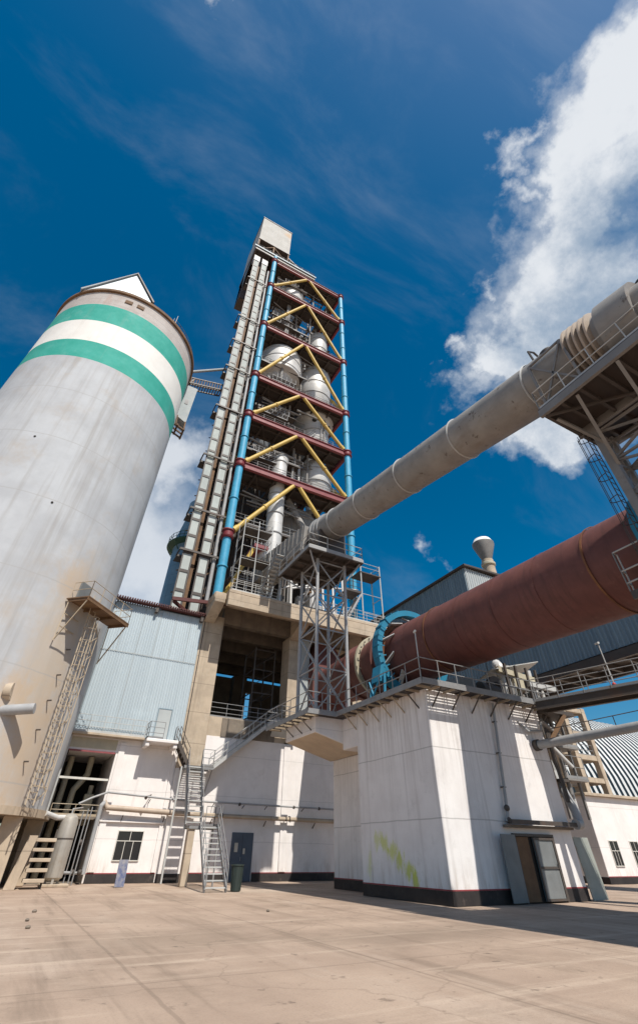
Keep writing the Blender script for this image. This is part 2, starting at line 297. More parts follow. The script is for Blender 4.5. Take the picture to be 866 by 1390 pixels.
def stair(name,label,p,q,width,side,n,m='rail',hr=True,group=None):
    """flight from p (bottom centre) to q (top centre); side = unit width vector"""
    p=Vector(p); q=Vector(q); s=Vector(side); t=thing(name,p,label,'stair',group)
    for k in (-1,1):
        o=s*(width/2*k); B().beam(p+o,q+o,.06,.24).make('stringer',m,t)
        if hr:
            b=B(); up=Vector((0,0,1)); 
            for f in (1.,.5): b.tube(p+o+up*f,q+o+up*f,.022,n=6)
            kk=max(2,round((q-p).length/1.3))
            for i in range(kk+1): c=p.lerp(q,i/kk)+o; b.tube(c,c+up,.022,n=6)
            b.make('handrail',m,t)
    d=(q-p); dh=Vector((d.x,d.y,0)).normalized(); w=s*(width/2-.03)
    first=None
    for i in range(n):
        c=p.lerp(q,(i+.5)/n)
        if first is None:
            b=B(); a=c+dh*.13; e=c-dh*.13; up=Vector((0,0,.05))
            b.hexa([e-w,e+w,a+w,a-w,e-w+up,e+w+up,a+w+up,a-w+up]); first=b.make('tread','rail_w' if m!='steel_dk' else m,t); c0=c  # treads take the pale paint to look sunlit
        else: copy_mesh(first,t,c-c0)
    return t
def lattice_face(b,p0,p1,q0,q1,n,r,horiz=True):
    """X bracing between line p0->p1 and q0->q1"""
    P=[Vector(p0).lerp(Vector(p1),i/n) for i in range(n+1)]; Q=[Vector(q0).lerp(Vector(q1),i/n) for i in range(n+1)]
    for i in range(n):
        b.beam(P[i],Q[i+1],r); b.beam(Q[i],P[i+1],r*.97)
        if horiz: b.beam(P[i],Q[i],r)
    b.beam(P[n],Q[n],r)
# ------------------------------------------------------------------ ground
g=B(); g.add([(-900,-900,0),(900,-900,0),(900,900,0),(-900,900,0)],[(0,1,2,3)])
o=g.make('ground','ground',smooth=False); o['kind']='structure'
# ------------------------------------------------------------------ silo
SC=(-5.8,37.); SR=7.5
def sp_(a,z,r=SR): return (SC[0]+r*math.cos(R(a)),SC[1]+r*math.sin(R(a)),z)
silo=thing('concrete_silo',(SC[0],SC[1],0),'huge round grey concrete silo with teal and white stripes round its top','silo')
prof=[(SR,3.2),(SR,34.4),(SR,36.95),(SR,40.3),(SR,43.3),(SR,45.9)]
B().lathe(SC,prof,96,mats=[0,1,2,1,3]).make('wall',['silo','teal','cream','silo_top'],silo)
B().lathe(SC,[(SR+.02,45.75),(SR+.22,45.8),(SR+.22,46.15),(SR+.02,46.2)],96).make('rim','brown',silo)
B().lathe(SC,[(SR+.3,2.85),(SR+.3,3.2)],96).make('base_ledge','concrete',silo)
inner=B().lathe(SC,[(5.0,0.02),(5.0,2.9)],64); inner.make('base_wall','concrete_dark',silo)
for k in range(12):
    a=-4-30*k; x,y,_=sp_(a,0,7.1); B().box(x-.45,x+.45,y-.45,y+.45,0.01,2.86).make('base_pier','concrete',silo,bevel=.03)
B().lathe(sp_(-62,0,6.2)[:2],[(1.5,2.84),(1.45,1.6),(.5,.5),(.45,.02)],28).make('outlet_cone','concrete',silo)
# roof house (gabled)
px0,px1,py0,py1,pz=-11.2,-5.1,31.5,38.5,46.
pkx,pkz=-7.7,53.5; rz=49.6
rh=B(); rh.prism([(px0,py0,pz),(px1,py0,pz),(px1,py0,rz),(pkx,py0,pkz),(px0,py0,pz+.3)],(0,py1-py0,0)); pent=rh.make('roof_house','clad',silo,smooth=False)
b=B(); b.prism([(px1+.25,py0-.2,rz-.25),(pkx,py0-.2,pkz+.03),(pkx,py0-.2,pkz+.28),(px1+.35,py0-.2,rz-.05)],(0,py1-py0+.4,0)); b.make('roof','steel_dk',pent,smooth=False)
b=B(); b.prism([(px0-.2,py0-.2,pz+.05),(pkx-.001,py0-.2,pkz+.04),(pkx-.001,py0-.2,pkz+.2),(px0-.3,py0-.2,pz+.2)],(0,py1-py0+.4,0)); b.make('roof','clad_l',pent,smooth=False)
b=B(); b.box(px1+.005,px1+.05,py0+.8,py0+1.8,pz+1.4,pz+2.6); b.make('window','glass',pent)
B().tube(sp_(-58,46.2,7.5),sp_(-58,47.9,7.5),.035,n=6).make('lightning_rod','steel',silo)
railing([sp_(a,46.2,7.45) for a in range(-60,21,8)],toe=False,h=.9).make('roof_railing','rail',silo)
# small ports high on the wall
for a,z in ((-97,44.7),(-88,44.7)):
    x,y,_=sp_(a,0); B().beam(sp_(a-1.5,z,7.52),sp_(a+4,z,7.52),.14,.5).make('port','brown',silo)
for a,z in ((-103,24.5),(-80,19.5)):
    B().tube(sp_(a,z,7.4),sp_(a,z,7.53),.08,n=10).make('port','dark',silo)
# vent stub low left
a=-62; B().tube(sp_(a,7.1,7.3),sp_(a+8,7.3,8.5),.26,n=18).make('outlet_pipe','steel',silo)
B().axial(sp_(a-1,8.0,7.3),sp_(a+4,8.1,7.9),[(0,.01),(0,.42),(.35,.42),(.35,.01)],24).make('blind_flange','concrete',silo)
# service platform + caged ladder
def ladpt(z,dr=0.,da=0.): return sp_(-42.5+da,z,SR+.75+dr)
pl=B(); c=Vector(sp_(-42,13.9,SR+.62)); rad=Vector((math.cos(R(-42)),math.sin(R(-42)),0)); tan=Vector((-rad.y,rad.x,0))
def pf(u,v,z): p=Vector((SC[0],SC[1],0))+rad*(SR+v)+tan*u; return (p.x,p.y,z)
PZ=13.7
pl.hexa([pf(-1.7,-.1,PZ),pf(2.9,-.1,PZ),pf(2.9,1.55,PZ),pf(-1.7,1.55,PZ),pf(-1.7,-.1,PZ+.07),pf(2.9,-.1,PZ+.07),pf(2.9,1.55,PZ+.07),pf(-1.7,1.55,PZ+.07)])
for u in (-1.6,0,1.4,2.8): pl.beam(pf(u,0,PZ-.08),pf(u,1.5,PZ-.08),.08,.16)
pl.beam(pf(-1.7,1.5,PZ-.09),pf(2.9,1.5,PZ-.09),.07,.18); pl.make('service_platform','brown',silo)
b=railing([pf(-1.65,.1,PZ+.07),pf(-1.65,1.5,PZ+.07),pf(2.85,1.5,PZ+.07),pf(2.85,.1,PZ+.07)],r=.022,toe=False); b.make('platform_railing','rail_tan',silo)
for u in (-1.6,2.8):
    b=B(); b.beam(pf(u,1.45,PZ-.1),pf(u,.02,PZ-2.6),.06); b.beam(pf(u,.05,PZ-2.6),pf(u,.05,PZ),.06); b.make('platform_bracket','rail_tan',silo)
for z in (PZ-.9,PZ-1.7): B().beam(pf(-1.6,.06,z),pf(-.2,.06,z),.05).make('wall_bar','rail_tan',silo)
b=B(); b.prism([pf(-1.1,-.05,PZ+.1),pf(-.1,-.05,PZ+.1),pf(-.1,.0,PZ+1.5),pf(-1.1,.0,PZ+1.5)],tuple(rad*.12)); b.make('hatch','doorgrey',silo)
lad=B(); u0=.15
for u in (u0-.28,u0+.28): lad.beam(pf(u,.95,3.25),pf(u,.55,PZ+.9),.055)
lad.make('ladder','rail_tan',silo); L0=bpy.data.objects['ladder']
nr=36
b=B()
for i in range(nr):
    z=3.5+(PZ-3.3)*i/nr; v=.95-.4*(z-3.25)/(PZ-2.3); b.tube(pf(u0-.28,v,z),pf(u0+.28,v,z),.018,n=5)
b.make('rung','rail_tan',L0)
b=B()
for i in range(13):
    z=4.0+(PZ-4.6)*i/12.; v=.95-.4*(z-3.25)/(PZ-2.3); pts=[]
    for k in range(9):
        t=PI*k/8; pts.append(pf(u0+.36*math.cos(t),v+.62*math.sin(t),z))
    for p,q in zip(pts,pts[1:]): b.beam(p,q,.035,.02)
for k in (1,3,5,7):
    t=PI*k/8
    b.beam(pf(u0+.36*math.cos(t),.95-.03+.62*math.sin(t),4.0),pf(u0+.36*math.cos(t),.58+.62*math.sin(t),PZ-.6),.03)
b.make('safety_cage','rail_tan',L0)
b=B()   # zigzag truss beside the ladder
for i in range(16):
    z=3.3+(PZ-4.2)*i/16; z2=3.3+(PZ-4.2)*(i+1)/16; uu=(u0+.3,u0+.95)
    b.beam(pf(uu[i%2],.85,z),pf(uu[(i+1)%2],.85,z2),.035)
b.beam(pf(u0+.95,.9,3.3),pf(u0+.95,.8,PZ-.9),.045)
b.make('ladder_truss','rail_tan',silo)
for z in (5.1,6.6,8.1,9.5,11.):
    B().beam(pf(u0-.38,0,z),pf(u0-.38,.28,z),.06,.07).make('ladder_bracket','steel_dk',silo)
# feeding hopper and bridge
hop=thing('feed_chute_housing',(2.4,38,38),'pale sheet metal chute box clinging to the side of the striped silo','chute')
b=B(); b.hexa([(1.75,38.0,40.2),(2.9,38.0,39.6),(2.9,39.6,39.6),(1.75,39.6,40.2),(1.75,38.0,46.0),(3.1,38.0,46.0),(3.1,39.6,46.0),(1.75,39.6,46.0)]); b.make('housing','clad_l',hop)
b=B()
for y in (38.05,38.8,39.5): b.beam((1.6,y,39.0),(3.0,y,38.4),.16)
b.beam((2.9,37.9,38.45),(2.9,39.7,38.45),.2); b.beam((2.1,37.9,38.85),(2.1,39.7,38.85),.2); b.beam((1.9,38.,38.9),(1.8,38.,40.3),.14); b.beam((2.9,38.,38.5),(2.85,38.,39.7),.14)
b.make('support_frame','brown',hop)
b=B(); b.box(2.1,2.5,37.96,37.995,42.6,43.4); b.make('window','glass',hop)
br=thing('conveyor_bridge',(4.,41.,49),'thin dark latticed footbridge from the striped silo roof to the tower elevators','bridge')
b=B()
for y in (40.4,41.6): 
    b.beam((.4,y,49.0),(6.4,y,50.6),.16); b.beam((.4,y,50.1),(6.4,y,51.7),.14)
b.make('chord','steel_dk',br)
b=B()
for i in range(18):
    f=i/17; x=.4+6*f; z=49+1.6*f; b.beam((x,40.4,z),(x,40.4,z+1.1),.10)
    b.beam((x,40.4,z),(x,41.6,z),.12)
b.make('cross_member','brown',br)
B().tube((.9,41,51.6),(6.4,41,56.2),.2,n=10).make('conveyor_pipe','clad_l',br)
B().beam((1.0,41,47.5),(2.6,41,51.2),.2).make('strut','steel_dk',br)
# ------------------------------------------------------------------ left building
FY=38.
lb=thing('clad_building',(5.5,38,0),'two-storey annex beside the striped silo, pale blue corrugated sheet above whitewashed wall','building')
b=B()
b.box(4.9,9.2,FY,50,0.01,7.6)      # right part of base
b.box(1.75,4.9,FY,50,6.72,7.6)     # lintel
wall=b.make('wall','white',lb,bevel=.02)
b=B(); b.box(1.8,4.85,FY-.03,FY-.005,6.85,7.45); b.make('lintel_panel','beige',lb)
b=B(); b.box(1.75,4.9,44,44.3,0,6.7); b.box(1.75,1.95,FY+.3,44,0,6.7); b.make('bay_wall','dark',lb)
B().box(1.75,4.88,FY+.3,43.98,.005,.03).make('bay_floor','concrete_dark',lb)
b=B().corr((1.78,FY-.02),(9.25,FY-.02),7.72,17.2,.045,.19,(0,-1,0)); b.corr((1.78,50),(1.78,FY-.02),7.72,17.2,.045,.19,(-1,0,0)); b.make('cladding','clad',lb,smooth=False)
B().box(1.85,9.15,FY+.04,50,7.62,17.3).make('upper_wall','clad_dk',lb)
b=B(); b.box(1.78,9.25,FY-.085,FY-.07,13.35,13.40); b.make('sheet_lap','clad_l',lb)
for i,x in enumerate((4.3,6.9,2.9,5.6,8.2)): B().box(x,x+.03,FY-.08,FY-.068,13.4 if i else 7.8,17.1).make('sheet_seam','clad_l',lb)
b=B(); b.box(1.5,9.5,FY-.55,FY-.05,17.34,17.42)
for i in range(40): b.tube((1.55+i*.2,FY-.62,17.5),(1.55+i*.2,FY+1.5,17.6),.075,n=8)
b.make('roof_edge','roofred',lb)
for x in (5.1,9.0): B().box(x-.12,x+.12,FY-.45,FY-.1,16.85,17.33).make('gutter_bracket','steel_dk',lb)
B().tube((9.38,FY-.1,7.6),(9.38,FY-.1,17.3),.05,n=8).make('downpipe','steel_dk',lb)
# ledge, rail, balcony
B().box(1.6,6.5,FY-.62,FY-.004,7.55,7.70).make('ledge','concrete',lb,bevel=.02)
railing([(1.7,FY-.55,7.70),(6.45,FY-.55,7.70)],mids=(.33,.66),r=.02,sp=.9).make('ledge_railing','rail_w',lb)
bal=B(); bal.box(6.5,8.75,36.6,FY-.004,7.38,7.6)
bal.box(6.5,6.78,36.7,FY-.004,7.1,7.378); bal.box(8.45,8.74,36.7,FY-.004,7.1,7.378); bal.make('balcony','white',lb,bevel=.04)
railing([(6.55,37.9,7.6),(6.55,36.66,7.6),(7.6,36.66,7.6)],mids=(.33,.66),r=.02,sp=.8).make('balcony_railing','rail',lb)
railing([(8.7,37.9,7.6),(8.7,37.4,7.6)],r=.02).make('balcony_railing','rail',lb)
dr=B().box(7.15,8.1,FY-.10,FY-.075,7.72,9.75).make('door','clad_l',lb)
b=B(); b.box(7.08,7.14,FY-.12,FY-.07,7.72,9.82); b.box(8.11,8.17,FY-.12,FY-.07,7.72,9.82); b.box(7.145,8.105,FY-.12,FY-.07,9.76,9.82); b.make('door_frame','clad_dk',dr)
# pilaster, ledges of the white wall
B().box(5.05,5.45,FY-.09,FY-.004,.52,7.36).make('pilaster','white',lb,bevel=.01)
b=B(); b.box(5.0,9.15,FY-.16,FY-.003,2.95,3.02); b.make('string_course','white',lb)
B().box(5.0,9.15,FY-.02,FY-.003,.02,.44).make('plinth_band','black',lb)
B().box(5.0,9.15,FY-.018,FY-.003,.443,.49).make('red_line','redline',lb)
B().box(8.85,9.1,FY-.08,FY-.021,.5,7.3).make('pilaster','white',lb,bevel=.01)
def window(x0,x1,z0,z1,y,parent,nx=3,bar=.66,m='frame'):
    w=.05
    b=B(); b.box(x0-w,x0,y-.05,y-.004,z0-w,z1+w); b.box(x1,x1+w,y-.05,y-.004,z0-w,z1+w)
    b.box(x0+.001,x1-.001,y-.05,y-.004,z1,z1+w); b.box(x0+.001,x1-.001,y-.07,y-.004,z0-w,z0)
    zb=z0+(z1-z0)*bar; b.box(x0+.001,x1-.001,y-.045,y-.012,zb-.02,zb+.02)
    for i in range(1,nx): 
        x=x0+(x1-x0)*i/nx; b.box(x-.018,x+.018,y-.044,y-.012,z0+.001,zb-.021)
    x=(x0+x1)/2; b.box(x-.018,x+.018,y-.044,y-.012,zb+.021,z1-.001)
    f=b.make('window',m,parent,smooth=False)
    B().box(x0,x1,y-.011,y-.004,z0,z1).make('pane','glass',f,smooth=False); return f
window(6.35,7.9,1.09,2.5,FY,lb)
# bay: corner post, bars, inner pipes
B().tube((1.75,FY-.15,.0),(1.75,FY-.15,7.5),.10,n=10).make('corner_post','rail_w',lb)
B().box(1.85,4.85,FY-.08,FY+.06,5.08,5.2).make('bay_crossbar','frame',lb)
B().box(1.85,4.85,FY-.06,FY-.004,6.62,6.72).make('bay_crossbar','redlit',lb)
bp=thing('bay_pipework',(3.4,39.5,0),'dusty beige ducts standing in the dark bay behind the upright tank','duct')
B().path([(2.4,40.6,0.05),(2.4,40.6,6.6)],.2,12).make('pipe','beige',bp)
B().path([(3.0,40.4,2.),(3.1,40.4,4.7),(3.7,40.4,5.6),(3.7,40.4,6.65)],.2,12).make('pipe','beige',bp)
B().box(3.9,4.5,40.2,40.8,2.8,4.5).make('filter_box','beige',bp,bevel=.03); B().tube((4.2,40.5,4.5),(4.2,40.5,5.0),.15).make('pipe','beige',bp)
railing([(2.,38.6,3.2),(4.8,38.6,3.2)],h=.6).make('railing','rail_tan',bp); B().box(1.96,4.87,38.4,43.9,3.05,3.2).make('floor','concrete_dark',bp)
# lamp on wall
# ------------------------------------------------------------------ tank, rack, pipes
tk=thing('upright_tank',(3.05,35.6,0),'dull metal pressure tank standing upright at the foot of the annex','tank')
B().lathe((3.05,35.6),[(.3,.25),(.47,.38),(.48,.5),(.48,2.75),(.42,3.0),(.25,3.15),(.05,3.2)],32).make('shell','tank',tk)
for a in (30,150,270): 
    x=3.05+.36*math.cos(R(a)); y=35.6+.36*math.sin(R(a)); B().box(x-.06,x+.06,y-.06,y+.06,0.1,.42).make('leg','tank',tk)
B().box(2.45,3.9,35.0,36.1,0.005,.12).make('base_slab','concrete',tk,bevel=.02)
B().lathe((3.05,35.6),[(.495,2.0),(.495,2.06)],32).make('band','steel_dk',tk)
B().path([(3.05,35.6,3.15),(3.05,35.6,3.4),(3.6,36,3.5)],.04,6).make('top_pipe','steel',tk)
vp_=thing('vertical_pipe_rack',(4.0,36.6,0),'cluster of thin grey pipes and valves climbing between the upright tank and white wall','pipe')
B().path([(4.75,37.2,.45),(4.75,37.2,3.7),(4.95,37.65,3.9)],.13,12).make('riser','steel',vp_)
for i,x in enumerate((3.75,4.0,4.2)): B().tube((x,36.6,.0),(x+.0,36.6,3.4+.1*i),.035,n=6).make('riser','rail',vp_)
B().path([(3.55,36.4,.55),(4.75,37.2,.5)],.07,8).make('branch','steel',vp_)
for x,z in ((4.1,.55),(4.5,.55),(4.1,1.9)): B().ball((x,36.8,z),.14,10,6).make('valve','steel_dk',vp_)
p1=thing('facade_steam_pipe',(13,37.6,3.4),'thick tan pipe running low along the whitewashed facade, lower of two','pipe')
B().path([(4.95,37.7,3.95),(5.2,37.6,3.66),(10.9,37.6,3.5)],.15,12).make('pipe','pipe_tan',p1); B().path([(10.9,37.6,3.5),(23.5,37.6,3.45)],.13,12).make('pipe','concrete',p1)
for x in (10.6,13.,18.,18.3): B().tube((x-.04,37.6,3.5),(x+.04,37.6,3.5),.17,n=14).make('collar','steel_dk',p1)
for x in (6.3,9.0,12.3,16.4,20.5): B().beam((x,37.6,3.3),(x,37.99,3.0),.05).make('bracket','steel_dk',p1)
p2=thing('facade_conduit',(13,37.5,4.2),'thin grey pipe running along the whitewashed facade just above the thick tan one','pipe')
B().path([(3.4,37.2,3.75),(4.1,37.3,4.1),(5.,37.5,4.45),(9.5,37.5,4.25),(23.5,37.5,4.2)],.06,8).make('pipe','steel',p2)
for x in (7.8,12.3,14.6,16.4,19.5): B().beam((x,37.5,4.2),(x,37.99,4.0),.04).make('bracket','steel_dk',p2)
for x in (14.2,18.6,20.8): B().ball((x,37.5,4.2),.11,10,6).make('coupling','steel_dk',p2)
lampf=thing('flood_lamp',(7.8,37.9,4.3),'small dark wall lamp fixed over the pipes on the white annex wall','lamp')
B().tube((7.9,37.98,4.5),(7.6,37.6,4.35),.025,n=6).make('arm','steel_dk',lampf); B().tube((7.65,37.65,4.4),(7.45,37.4,4.25),.04,.1,n=10).make('head','steel_dk',lampf)
rk=thing('concrete_block_rack',(1.6,33.6,0),'tan stepped rack of stacked concrete beams beside the upright tank at the silo foot','rack')
B().prism([(.75,33.2,.01),(1.25,33.2,.01),(1.55,33.2,2.1),(1.15,33.2,2.1)],(0,.9,0)).make('side_slab','concrete',rk)
for i in range(5): B().box(1.5,2.5,33.3,34.1,.25+.4*i,.40+.4*i).make('beam','concrete',rk,bevel=.015)
B().box(2.4,2.5,34.0,34.1,0.01,2.4).make('post','steel_dk',rk)
bd=thing('leaning_board',(6.4,34.2,0),'small faded blue notice board leaning on the white wall under the window','board')
B().hexa([(6.1,33.9,.02),(6.6,33.9,.02),(6.6,33.95,.02),(6.1,33.95,.02),(6.15,34.35,1.15),(6.65,34.35,1.15),(6.65,34.4,1.15),(6.15,34.4,1.15)]).make('panel','bluewhite',bd)
B().beam((6.4,34.9,0),(6.4,34.4,1.05),.05).make('prop','steel_dk',bd)
# silver horizontal pipe near tank
tag(B().path([(1.6,34.6,3.1),(2.3,35.2,2.95),(3.0,35.8,3.0)],.13,12).make('stub_pipe','silver'),'short silver pipe sticking out above the stepped rack beside the tank','pipe')
# ------------------------------------------------------------------ tower concrete base frame
cb=thing('tower_concrete_base',(18,38,0),'tan concrete frame with deep overhanging slab carrying the tall preheater tower','base')
B().box(9.2,11.1,FY-.12,39.8,6.151,17.75).make('column','concrete',cb,bevel=.04); B().box(9.2,11.1,FY-.1,39.8,0.01,6.15).make('column_foot','white',cb,bevel=.02); B().box(9.2,11.1,FY-.115,FY-.103,.012,.44).make('plinth_band','black',cb)
B().box(17.75,18.85,FY+.0,39.6,8.5,17.35).make('column','concrete',cb,bevel=.03)
B().box(24.6,26.0,FY+.0,39.8,0.01,17.35).make('column','concrete',cb,bevel=.03)
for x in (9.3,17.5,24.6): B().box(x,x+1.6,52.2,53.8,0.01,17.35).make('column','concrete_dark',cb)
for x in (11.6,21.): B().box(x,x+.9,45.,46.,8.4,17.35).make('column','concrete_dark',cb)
B().box(10.3,27.2,35.0,53.9,18.9,19.2).make('slab','concrete',cb,bevel=.03)
b=B(); b.box(10.3,27.2,35.0,35.45,17.75,18.895); b.make('edge_beam','concrete',cb,bevel=.03)
for x in (9.25,17.7,25.9): 
    b=B(); b.prism([(x,35.451,18.0),(x,37.87,17.0),(x,37.87,18.895),(x,35.451,18.895)],(.95,0,0)); b.make('bracket','concrete',cb,bevel=.03)
B().box(9.2,10.29,35.6,38.,18.4,18.9).make('bracket','concrete',cb,bevel=.03)
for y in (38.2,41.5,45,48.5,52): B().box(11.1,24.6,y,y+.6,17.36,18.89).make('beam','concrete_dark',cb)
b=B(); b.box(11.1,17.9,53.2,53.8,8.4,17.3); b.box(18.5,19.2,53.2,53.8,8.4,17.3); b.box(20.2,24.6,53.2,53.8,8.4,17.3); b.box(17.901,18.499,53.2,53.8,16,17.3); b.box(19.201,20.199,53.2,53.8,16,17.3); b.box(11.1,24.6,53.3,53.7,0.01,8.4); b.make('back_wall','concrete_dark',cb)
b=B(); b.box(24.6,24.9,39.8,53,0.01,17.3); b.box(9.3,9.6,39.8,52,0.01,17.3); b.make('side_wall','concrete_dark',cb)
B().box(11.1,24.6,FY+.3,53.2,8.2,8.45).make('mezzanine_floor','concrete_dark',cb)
fw=thing('whitewashed_facade',(17,38,0),'long whitewashed wall under the tower base, with dark slate double door','wall')
B().box(11.1,24.58,FY,FY+.29,0.01,8.4).make('wall','white',fw,bevel=.01)
B().box(11.1,17.74,FY+.02,FY+.27,8.4,9.75).make('upper_beam','concrete',fw)
B().box(12.2,16.8,FY-.06,FY+.019,8.41,9.7).make('upper_beam','concrete_dark',fw)
B().box(17.75,18.3,FY-.1,FY-.003,.51,8.3).make('pilaster','white',fw,bevel=.01)
B().box(11.12,13.95,FY-.02,FY-.003,.02,.44).make('plinth_band','black',fw); B().box(15.75,24.5,FY-.02,FY-.003,.02,.44).make('plinth_band','black',fw)
B().box(11.12,13.95,FY-.018,FY-.003,.443,.49).make('red_line','redline',fw); B().box(15.75,24.5,FY-.018,FY-.003,.443,.49).make('red_line','redline',fw)
d=B().box(14.05,15.68,FY-.06,FY-.003,.02,2.62).make('door','door',fw,bevel=.01)
B().box(14.86,14.875,FY-.067,FY-.061,.05,2.6).make('leaf_gap','dark',d)
B().box(14.3,14.55,FY-.07,FY-.061,1.55,2.05).make('notice','paper',d); B().box(14.95,15.1,FY-.07,FY-.061,1.45,1.75).make('notice','paper',d)
B().beam((14.8,FY-.1,1.1),(14.8,FY-.1,1.3),.03).make('handle','steel',d)
rr=thing('opening_guard_rail',(13.6,38,9.75),'grey guard rail across the dark opening under the tower slab','railing')
railing([(11.15,38.15,9.75),(16.6,38.15,9.75)],mids=(.33,.66),sp=1.3,b=None).make('rails','rail',rr)
# inside the dark opening
ins=thing('inner_steel_stair_frame',(16.3,41,8.45),'grey steel scaffold frame standing in the dark hall under the tower slab','scaffold')
b=B()
for x in (15.2,17.2):
    for y in (40,42.5): b.beam((x,y,8.45),(x,y,16.5),.12)
for z in (10.5,12.5,14.5,16.3):
    for y in (40,42.5): b.beam((15.2,y,z),(17.2,y,z),.08)
    for x in (15.2,17.2): b.beam((x,40,z),(x,42.5,z),.08)
b.make('frame','steel_dk',ins)
b=B()
for i in range(5): b.beam((15.2,40,8.6+1.5*i),(17.2,40,10.0+1.5*i),.05)
b.make('brace','steel_dk',ins)
tag(B().corr((18.87,FY-.04),(19.9,FY-.04),8.6,17.2,.04,.2,(0,-1,0)).make('sheet_panel','clad_l',smooth=False),'tall narrow pale sheet panel beside the concrete column behind the lattice mast','panel')
# ------------------------------------------------------------------ preheater tower
TX0,TX1,TY0,TY1=10.2,25.55,38.5,53.5; TM=17.8
lev=[36.8,45.6,54.3,68.1,81.6,92.0]
tw=thing('preheater_tower',(17.8,46,19.2),'very tall open steel tower with blue columns, maroon beams and yellow braces','tower')
for (x,y) in ((TX0,TY0),(TX1,TY0),(TX0,TY1),(TX1,TY1)):
    B().tube((x,y,19.2),(x,y,92.6 if (x,y)!=(TX0,TY0) else 94.),.45,n=24).make('column','blue',tw)
for (x,y) in ((TX0,TY0),(TX1,TY0)):
    for z in (23.,31.5,41.3,50.,58.5,64.,72.5,77.5,87.):
        B().lathe((x,y),[(.45,z-.07),(.55,z-.06),(.55,z+.06),(.45,z+.07)],24).make('column_flange','blue',tw)
allz=[26.8]+lev
for (x,y) in ((TX0,TY0),(TX1,TY0),(TX0,TY1),(TX1,TY1)):
    for z in allz:
        if z==26.8 and x==TX1: continue
        b=B(); b.lathe((x,y),[(.47,z-.55),(.62,z-.5),(.68,z-.35),(.56,z-.3),(.56,z+.3),(.68,z+.35),(.62,z+.5),(.47,z+.55)],24); b.make('collar','red',tw)
for z in lev:
    for (p,q) in (((TX0,TY0),(TX1,TY0)),((TX0,TY1),(TX1,TY1)),((TX0,TY0),(TX0,TY1)),((TX1,TY0),(TX1,TY1))):
        P=Vector((p[0],p[1],z)); Q=Vector((q[0],q[1],z)); d=(Q-P).normalized(); P+=d*.55; Q-=d*.55
        s=Vector((-d.y,d.x,0)); b=B()
        b.beam(P,Q,.12,.8); b.beam(P+Vector((0,0,.42)),Q+Vector((0,0,.42)),.42,.07); b.beam(P-Vector((0,0,.42)),Q-Vector((0,0,.42)),.42,.07)
        n=int((Q-P).length/1.2)
        for i in range(1,n): 
            c=P.lerp(Q,i/n); b.beam(c-Vector((0,0,.38)),c+Vector((0,0,.38)),.3 if abs(d.x)>.5 else .03,.03 if abs(d.x)>.5 else .3)
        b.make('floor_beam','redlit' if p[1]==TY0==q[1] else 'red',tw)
def brace(P,Q):
    P=Vector(P);Q=Vector(Q); d=(Q-P).normalized(); b=B(); b.tube(P+d*.9,Q-d*.5,.26,n=16)
    b.tube(P+d*.9,P+d*1.5,.33,n=16); b.beam(P+d*.3,P+d*1.1,.08,.5); b.beam(Q-d*.6,Q-d*.0,.08,.5); b.make('brace','yellow',tw)
    m=P.lerp(Q,.5); B().tube(m-d*.08,m+d*.08,.34,n=16).make('brace_flange','yellow',tw)
lz=[26.8]+lev
for i in range(len(lev)):
    zt=lev[i]-.1; zb=lz[i]
    brace((TX0,TY0,zb),(TM-.15,TY0,zt)); 
    brace((TX1,TY0,zb if i else 26.8),(TM+.15,TY0,zt))
    ym=(TY0+TY1)/2
    for x in (TX0,TX1): brace((x,TY0,zb),(x,ym-.15,zt)); brace((x,TY1,zb),(x,ym+.15,zt))
    for xx in (TX0,TX1): brace((xx,TY1,zb),(TM+(.15 if xx>TM else -.15),TY1,zt))
b=B(); b.beam((TX0+.3,TY0+.1,19.4),(13.6,TY0+1.,26.8),.4,.3); b.make('brace','yellow',tw)
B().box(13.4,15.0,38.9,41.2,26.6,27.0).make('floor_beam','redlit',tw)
# floors: plate with an open shaft, joists
def floor(z,name='floor_deck',y0=TY0+.1):
    b=B()
    b.box(TX0+.3,TX1-.3,y0+.2,y0+3.2,z-.02,z+.08); b.box(TX0+.3,TX1-.3,TY1-3,TY1-.2,z-.02,z+.08)
    b.box(TX0+.3,TX0+2.,y0+3.201,TY1-3.001,z-.02,z+.08); b.box(TX1-1.6,TX1-.3,y0+3.201,TY1-3.001,z-.02,z+.08); b.box(16.9,18.6,y0+3.201,TY1-3.001,z-.02,z+.08)
    o=b.make(name,'deck',tw,smooth=False)
    b=B()
    for i in range(8):
        y=y0+.9+i*1.85; b.beam((TX0+.5,y,z-.25),(TX1-.5,y,z-.25),.16,.42)
    for x in (12.5,15,17.8,20.5,23): b.beam((x,TY0+.4,z-.3),(x,TY1-.4,z-.3),.22,.54)
    for x in (12.5,20.5): b.beam((x,TY0+.4,z-.62),(x+5,TY1-5,z-.62),.12)
    b.make('joists','deck',tw,smooth=False)
    return o
for z in lev: floor(z)
for z in (30.2,41.5,61.2,74.8,87.): # mezzanine catwalks
    b=B(); y0=TY0+1.6+random.random(); b.box(TX0+1,TM+2*random.random(),y0,y0+1.4,z-.05,z+.03)
    b.beam((TX0+1,y0,z-.12),(TM+2,y0,z-.12),.1,.2); b.make('catwalk','deck',tw,smooth=False)
    b=B(); railing([(TX0+1,y0,z+.03),(TM+1.5,y0,z+.03)],b=b,r=.035,mids=(.5,)); b.make('catwalk_railing','rail',tw)
    b=B(); x0=20+2*random.random(); b.box(x0,TX1-.5,y0+2,y0+3.2,z+1.95,z+2.03); railing([(x0,y0+2,z+2.03),(TX1-.6,y0+2,z+2.03)],b=b,r=.035); b.make('catwalk','steel_dk',tw,smooth=False)
